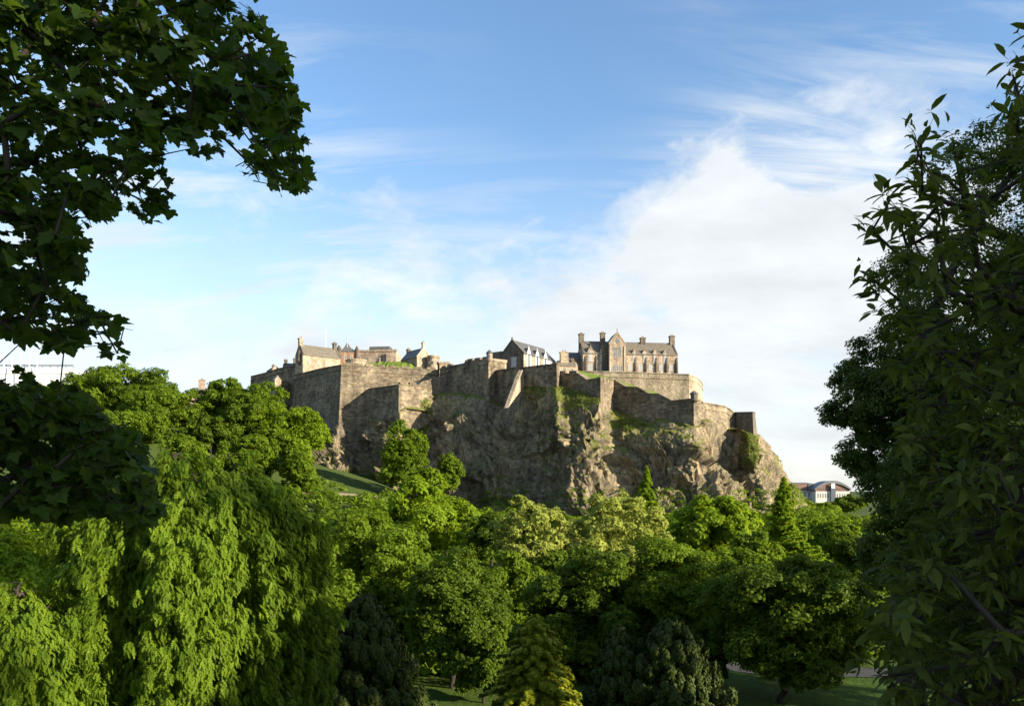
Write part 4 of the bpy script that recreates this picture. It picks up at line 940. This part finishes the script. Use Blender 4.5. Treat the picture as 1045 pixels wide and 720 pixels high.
for i, (px, a, b, w, Y, mt, lb) in enumerate(fill): round_tree(px, a, b, w, Y, 16000, 4.8, mt, lb, 120 + i, group=GF, ncl=80, lump=.22)
# right of the crag
GR = 'trees beyond the right end of the crag'
round_tree(838, 515, 560, 44, 300, 3500, 3.5, 'mid', 'small tree below the curved-roof office', 51, group=GR)
round_tree(862, 508, 560, 40, 330, 3500, 3.5, 'deep', 'dark tree in front of the curved-roof office', 52, group=GR)
round_tree(850, 535, 600, 60, 150, 8000, 4.5, 'mid', 'green bushy tree under the offices, left of the big dark tree', 53, group=GR)
round_tree(880, 540, 640, 70, 110, 9000, 4.5, 'deep', 'shaded tree tucked behind the big fine-leaved tree', 54, group=GR)
round_tree(832, 528, 590, 36, 190, 5000, 4, 'bright', 'lit bush at the very foot of the right slope', 55, group=GR)
round_tree(822, 512, 530, 22, 305, 2000, 3.5, 'bright', 'little sunlit bush clinging to the corner below the offices', 56, group=GR)
# on the crag foot
GC = 'trees at the foot of the crag'
round_tree(412, 436, 512, 54, 240, 9000, 3.6, 'mid', 'taller dark-leaved tree standing against the crag below the outwork', 61, group=GC)
round_tree(436, 478, 525, 44, 232, 6000, 3.6, 'bright', 'sunlit round tree in front of the tall crag tree', 62, group=GC)
round_tree(458, 462, 506, 26, 246, 3500, 3.6, 'mid', 'small tree right of the tall crag tree', 63, group=GC)
# the wooded hill at left
GL = 'trees on the wooded hill left of the castle'
hill = [(104, 374, 470, 92, 275, 'mid', 'leftmost pale green hill tree, half behind the maple leaves'),
        (150, 381, 460, 80, 272, 'deep', 'darker domed hill tree behind the broad round one'),
        (172, 394, 462, 86, 255, 'mid', 'broad round hill tree under the lone chimney'),
        (232, 384, 450, 54, 262, 'mid', 'tall hill tree right of the lone chimney'),
        (262, 386, 462, 66, 254, 'mid', 'tall full hill tree in front of the battery wall'),
        (246, 410, 468, 50, 244, 'deep', 'low shaded tree between the two tall hill trees'),
        (300, 412, 478, 76, 246, 'bright', 'bright rounded tree below the great bastion'),
        (282, 432, 486, 50, 238, 'mid', 'lower leafy tree left of the brown rock step'),
        (215, 425, 470, 54, 240, 'deep', 'shaded tree below the broad round hill tree'),
        (130, 420, 480, 80, 235, 'mid', 'low hill tree behind the maple foliage'),
        (60, 396, 470, 90, 260, 'mid', 'hill tree seen through the left maple leaves'),
        (250, 445, 492, 60, 214, 'mid', 'lower hill tree just above the crown of the weeping tree'), (190, 446, 500, 70, 205, 'mid', 'lower hill tree above the left shoulder of the weeping tree'), (305, 462, 505, 44, 216, 'mid', 'bushy tree beside the end of the slope path')]
for i, (px, a, b, w, Y, mt, lb) in enumerate(hill): round_tree(px, a, b, w, Y, 11000, 3.4, mt, lb, 70 + i, group=GL, ncl=70, lump=.22)

# undergrowth masses (nobody could count them)
def scatter(name, pts, nrm, size, mat, seed, spread=1.0, per=30, kind='stuff', label=None, cat=None):
    rng = np.random.default_rng(seed); n = len(pts); k = np.repeat(np.arange(n), per); s = size[k]
    d = rand_dirs(rng, len(k)); d[:, 2] = np.abs(d[:, 2]); P = pts[k] + d * (s * rng.random(len(k)) ** .4)[:, None] * np.array([1, 1, .8]) * spread
    nn = unit(d + nrm[k] * .5 + rand_dirs(rng, len(k)) * .6)
    V, Fc, t = tile(KITE, P, nn, rand_dirs(rng, len(k)), s * rng.uniform(.3, .55, len(k)), rng)
    return tag(link(name, mesh_np(name, V, Fc, t), LM[mat]), label, cat, kind=kind)
def crag_plants():
    V, ppx, ppy, n, tint = ROCK; rng = np.random.default_rng(5)
    pr = (tint > .45) * (tint - .3); pr[:12] = 0; pr = pr.ravel(); pr = pr / pr.sum()
    idx = rng.choice(len(pr), 5200, p=pr, replace=False); P = V.reshape(-1, 3)[idx]; N_ = n.reshape(-1, 3)[idx]
    scatter('crag_shrubs', P, N_, rng.uniform(.35, 1.1, len(idx)), 'ivy', 6, per=12)
    low = ((ppy > 500) & (ppy < 545) & (ppx > 330)).ravel(); idx = rng.choice(np.nonzero(low)[0], 1600, replace=False)
    scatter('foot_scrub', V.reshape(-1, 3)[idx], n.reshape(-1, 3)[idx], rng.uniform(.6, 1.8, len(idx)), 'mid', 7, per=20)
crag_plants()
def hedge_mass():
    rng = np.random.default_rng(9); pts = []
    for Y, x0, x1, n, s in ((63, -40, 13, 420, 2.4), (78, -50, 40, 300, 2.2), (100, -60, 60, 300, 2.2), (150, -95, 75, 420, 3.0), (180, -110, 95, 420, 3.2), (210, -60, 100, 420, 3.0), (128, -60, 70, 300, 2.4), (232, -20, 95, 380, 2.4)):
        for _ in range(n):
            x = rng.uniform(x0, x1); y = Y + rng.normal() * (9 if Y > 120 else 2); pts.append((x, y, Hs(x, y) + rng.random() * s, s * rng.uniform(.5, 1)))
    pts = np.array(pts); scatter('shrubbery', pts[:, :3], np.tile([0, 0, 1.], (len(pts), 1)), pts[:, 3], 'mid', 10, per=60)
hedge_mass()

# ------------------------------------------------------------------ tall fine-leaved tree on the right, and its neighbours
round_tree(1022, 122, 640, 250, 31, 80000, 4.6, 'beech', 'tall dark fine-leaved tree rising behind the cherry branches on the right', 81, name='beech_tree', ncl=130, lump=.17, group='tall trees on the right', low=1.0, irregular=.08)
round_tree(922, 300, 560, 142, 33, 50000, 4.2, 'beech', 'shorter fine-leaved tree whose airy crown leans out left beside the offices', 83, name='beech_tree', ncl=110, lump=.19, group='tall trees on the right', low=1.0, irregular=.10)
round_tree(1000, 392, 730, 200, 20, 60000, 6.0, 'beech', 'dense dark bushy tree low behind the cherry branches at the right edge', 84, name='holly_tree', ncl=120, lump=.2, group='tall trees on the right', irregular=.1)
# unseen trees added just right of the view to shade the garden
G2 = 'tall trees on the right'
k = 0
proto = round_tree(1500, 60, 560, 500, 30, 26000, 11, 'beech', 'unseen tall tree added for shade, right of the dark beech', 82, name='beech_tree', ncl=80, group=G2)
proto.location = (31, 22, Hs(31, 22))
for (x, y, s, lb) in ( (47, 9, 1.15, 'unseen tall tree added for shade at the top of the garden slope'),):
    r = proto.copy(); COL.objects.link(r); r.location = (x, y, Hs(x, y)); r.scale = (s, s, s); r.rotation_euler = (0, 0, x * 1.7); r['label'] = lb
    for ch in list(proto.children): c = ch.copy(); COL.objects.link(c); c.parent = r

def shade_trees():  # out-of-view trees added to throw shade on near foliage and lawn
    a = round_tree(1500, 392, 826, 380, 30, 26000, 10, 'deep', 'unseen tree added for shade just right of the camera', 90, name='shade_tree', ground=0.0, group='unseen trees added for shade'); a.location = (22, -3, Hs(22, -3)); a.scale = (.74, .74, .74)
    for x, y, s, lb in ((35, -10, 1.1, 'second unseen tree added for shade on the right'), (42, 40, 1.0, 'unseen tree added to shade the right end of the lawn'), (48, -18, 1.15, 'farthest unseen tree added for shade on the right'), (22, 13, .64, 'unseen tree added on the garden slope to shade the weeping tree')):
        r = a.copy(); COL.objects.link(r); r.location = (x, y, Hs(x, y)); r.scale = (s, s, s); r.rotation_euler = (0, 0, x); r['label'] = lb
        for ch in list(a.children): c = ch.copy(); COL.objects.link(c); c.parent = r
shade_trees()
# ------------------------------------------------------------------ near foliage
def in_poly(px, py, poly):
    q = np.array(poly, float); x0, y0 = q[:, 0], q[:, 1]; x1, y1 = np.roll(x0, -1), np.roll(y0, -1); c = np.zeros(len(px), bool)
    for a, b, d, e in zip(x0, y0, x1, y1):
        if b == e: continue
        m = ((b > py) != (e > py)) & (px < (d - a) * (py - b) / (e - b) + a); c ^= m
    return c
def sample_poly(rng, poly, n, Y0, Y1):
    q = np.array(poly); lo, hi = q.min(0), q.max(0); out = []
    while len(out) < n:
        p = rng.uniform(lo, hi, (n, 2)); p = p[in_poly(p[:, 0], p[:, 1], poly)]; out += list(p)
    p = np.array(out[:n]); Y = rng.uniform(Y0, Y1, n)
    return np.stack([(p[:, 0] - CX) / F * Y, Y, CAMZ + (HZ - p[:, 1]) / F * Y], -1)
UP = [(-160, -120), (250, -120), (262, -20), (266, 15), (276, 42), (290, 55), (300, 92), (310, 140), (316, 185), (300, 198), (286, 190), (268, 182), (246, 180), (254, 162), (232, 150), (210, 158), (186, 144), (168, 138), (160, 152),
      (176, 198), (162, 228), (128, 216), (104, 218), (84, 236), (80, 262), (84, 290), (78, 306), (108, 318), (136, 332), (118, 340), (124, 362), (104, 362), (96, 346), (76, 350), (46, 358), (16, 344), (-160, 344)]
LO = [(-160, 380), (34, 380), (84, 392), (92, 408), (104, 434), (130, 430), (136, 448), (156, 464), (140, 482), (164, 512), (150, 530), (122, 524), (82, 522), (54, 530), (24, 522), (-20, 520), (-160, 560)]
HOLES = [(10, 490, 12), (95, 150, 9), (158, 98, 7), (128, 128, 8), (60, 12, 9), (115, 5, 8), (108, 105, 8), (125, 135, 9), (20, 250, 8), (36, 270, 7), (64, 110, 5), (5, 232, 9), (52, 330, 7)]
def near_tree(name, label, cat, trunk, T, rng, tpl, mat, per, leaf, droop, spread, rtip, rmax, hidden=None, bark='bark', tw=.25, step=.35, keep=None, fruit=None):
    root = thing(name, trunk[0], label, cat); off = -np.array(trunk[0])
    (TV, TF), A, ends = skeleton(trunk, T, rng, step, rtip, rmax, .14, -.04)
    link('trunk', mesh_np('trunk', TV + off, TF, smooth_=True), M[bark], root)
    k = np.repeat(np.arange(len(T)), per)
    # twigs: each target carries a short twig pointing away from the tree
    out = unit(T - np.array(trunk[len(trunk) // 2])); dirn = unit(out + rand_dirs(rng, len(T)) * .8 + np.array([0, 0, tw]))
    u = rng.uniform(-1, 1, len(k)) * spread
    P = T[k] + dirn[k] * u[:, None] + rand_dirs(rng, len(k)) * .035
    ax = unit(dirn[k] * .45 + rand_dirs(rng, len(k)) * .8 + np.array([0, 0, -droop])); n = unit(np.array([0, 0, .8]) + rand_dirs(rng, len(k)) * .75 + np.array([.2, -.25, 0]))
    if keep is not None:
        c = P + ax * leaf * .5; m = keep(c[:, 0] / c[:, 1] * F + CX, HZ - (c[:, 2] - CAMZ) / c[:, 1] * F); P, ax, n = P[m], ax[m], n[m]
    V, Fc, t = tile(tpl, P, n, ax, leaf * rng.uniform(.55, 1.25, len(P)), rng)
    link('leaves', mesh_np('leaves', V + off, Fc, t), LM[mat], root)
    e0 = T - dirn * spread; e1 = T + dirn * spread * .35
    SV, SF = tubes(np.concatenate([e0, P]), np.concatenate([e1, P - ax * .05]), np.concatenate([np.full(len(T), .0045), np.full(len(P), .0015)]), np.concatenate([np.full(len(T), .002), np.full(len(P), .0012)]), 4)
    link('twigs', mesh_np('twigs', SV + off, SF), M[bark], root)
    return root
def maple():
    rng = np.random.default_rng(101)
    T = np.concatenate([sample_poly(rng, UP, 1050, 5.8, 10.0), sample_poly(rng, LO, 520, 6.0, 9.6)])
    tx, ty = -7.6, 6.6; zg = Hs(tx, ty)
    tr = [(tx + .5 * (i / 12) ** 2, ty + .15 * math.sin(i), zg - .3 + (22 - zg) * i / 12) for i in range(13)]
    def keep(px, py):
        m = np.ones(len(px), bool)
        for hx, hy, r in HOLES: m &= np.hypot(px - hx, py - hy) > r
        m &= in_poly(px, py, [(x + (4 if x > 0 else 0), y + (5 if y > 0 else 0)) for x, y in UP]) | in_poly(px, py, [(x + 5, y + (-3 if y < 400 else 6)) for x, y in LO])
        return m
    near_tree('maple_tree', 'dark overhanging maple boughs with lobed leaves filling the upper left corner and left edge', 'tree', tr, T, rng, MAPLE, 'maple', 12, .116, .7, .22, .0045, .26, keep=keep, tw=-.1)
maple()
CH = [(1010, 84), (1030, 74), (1060, 40), (1300, 20), (1300, 900), (910, 900), (898, 700), (894, 610), (925, 560), (935, 470), (928, 400), (908, 330), (888, 290), (884, 240), (902, 224), (882, 206), (918, 190), (916, 170), (904, 140), (925, 130), (975, 140), (1005, 190), (1030, 160), (1012, 120)]
def cherry():
    rng = np.random.default_rng(202)
    T = np.concatenate([sample_poly(rng, CH, 900, 4.6, 7.6), sample_poly(rng, [(1000, 400), (1300, 400), (1300, 900), (900, 900), (905, 600)], 260, 4.2, 6.5)])
    tx, ty = 5.6, 6.2; zg = Hs(tx, ty)
    tr = [(tx - .2 * math.sin(i * .5), ty + .1 * math.sin(i), zg - .3 + (17.5 - zg) * i / 10) for i in range(11)]
    near_tree('cherry_tree', 'near dark cherry boughs with long drooping pointed leaves along the right edge', 'tree', tr, T, rng, LANCE, 'cherry', 17, .135, .55, .17, .006, .16, tw=.35, step=.25)
cherry()
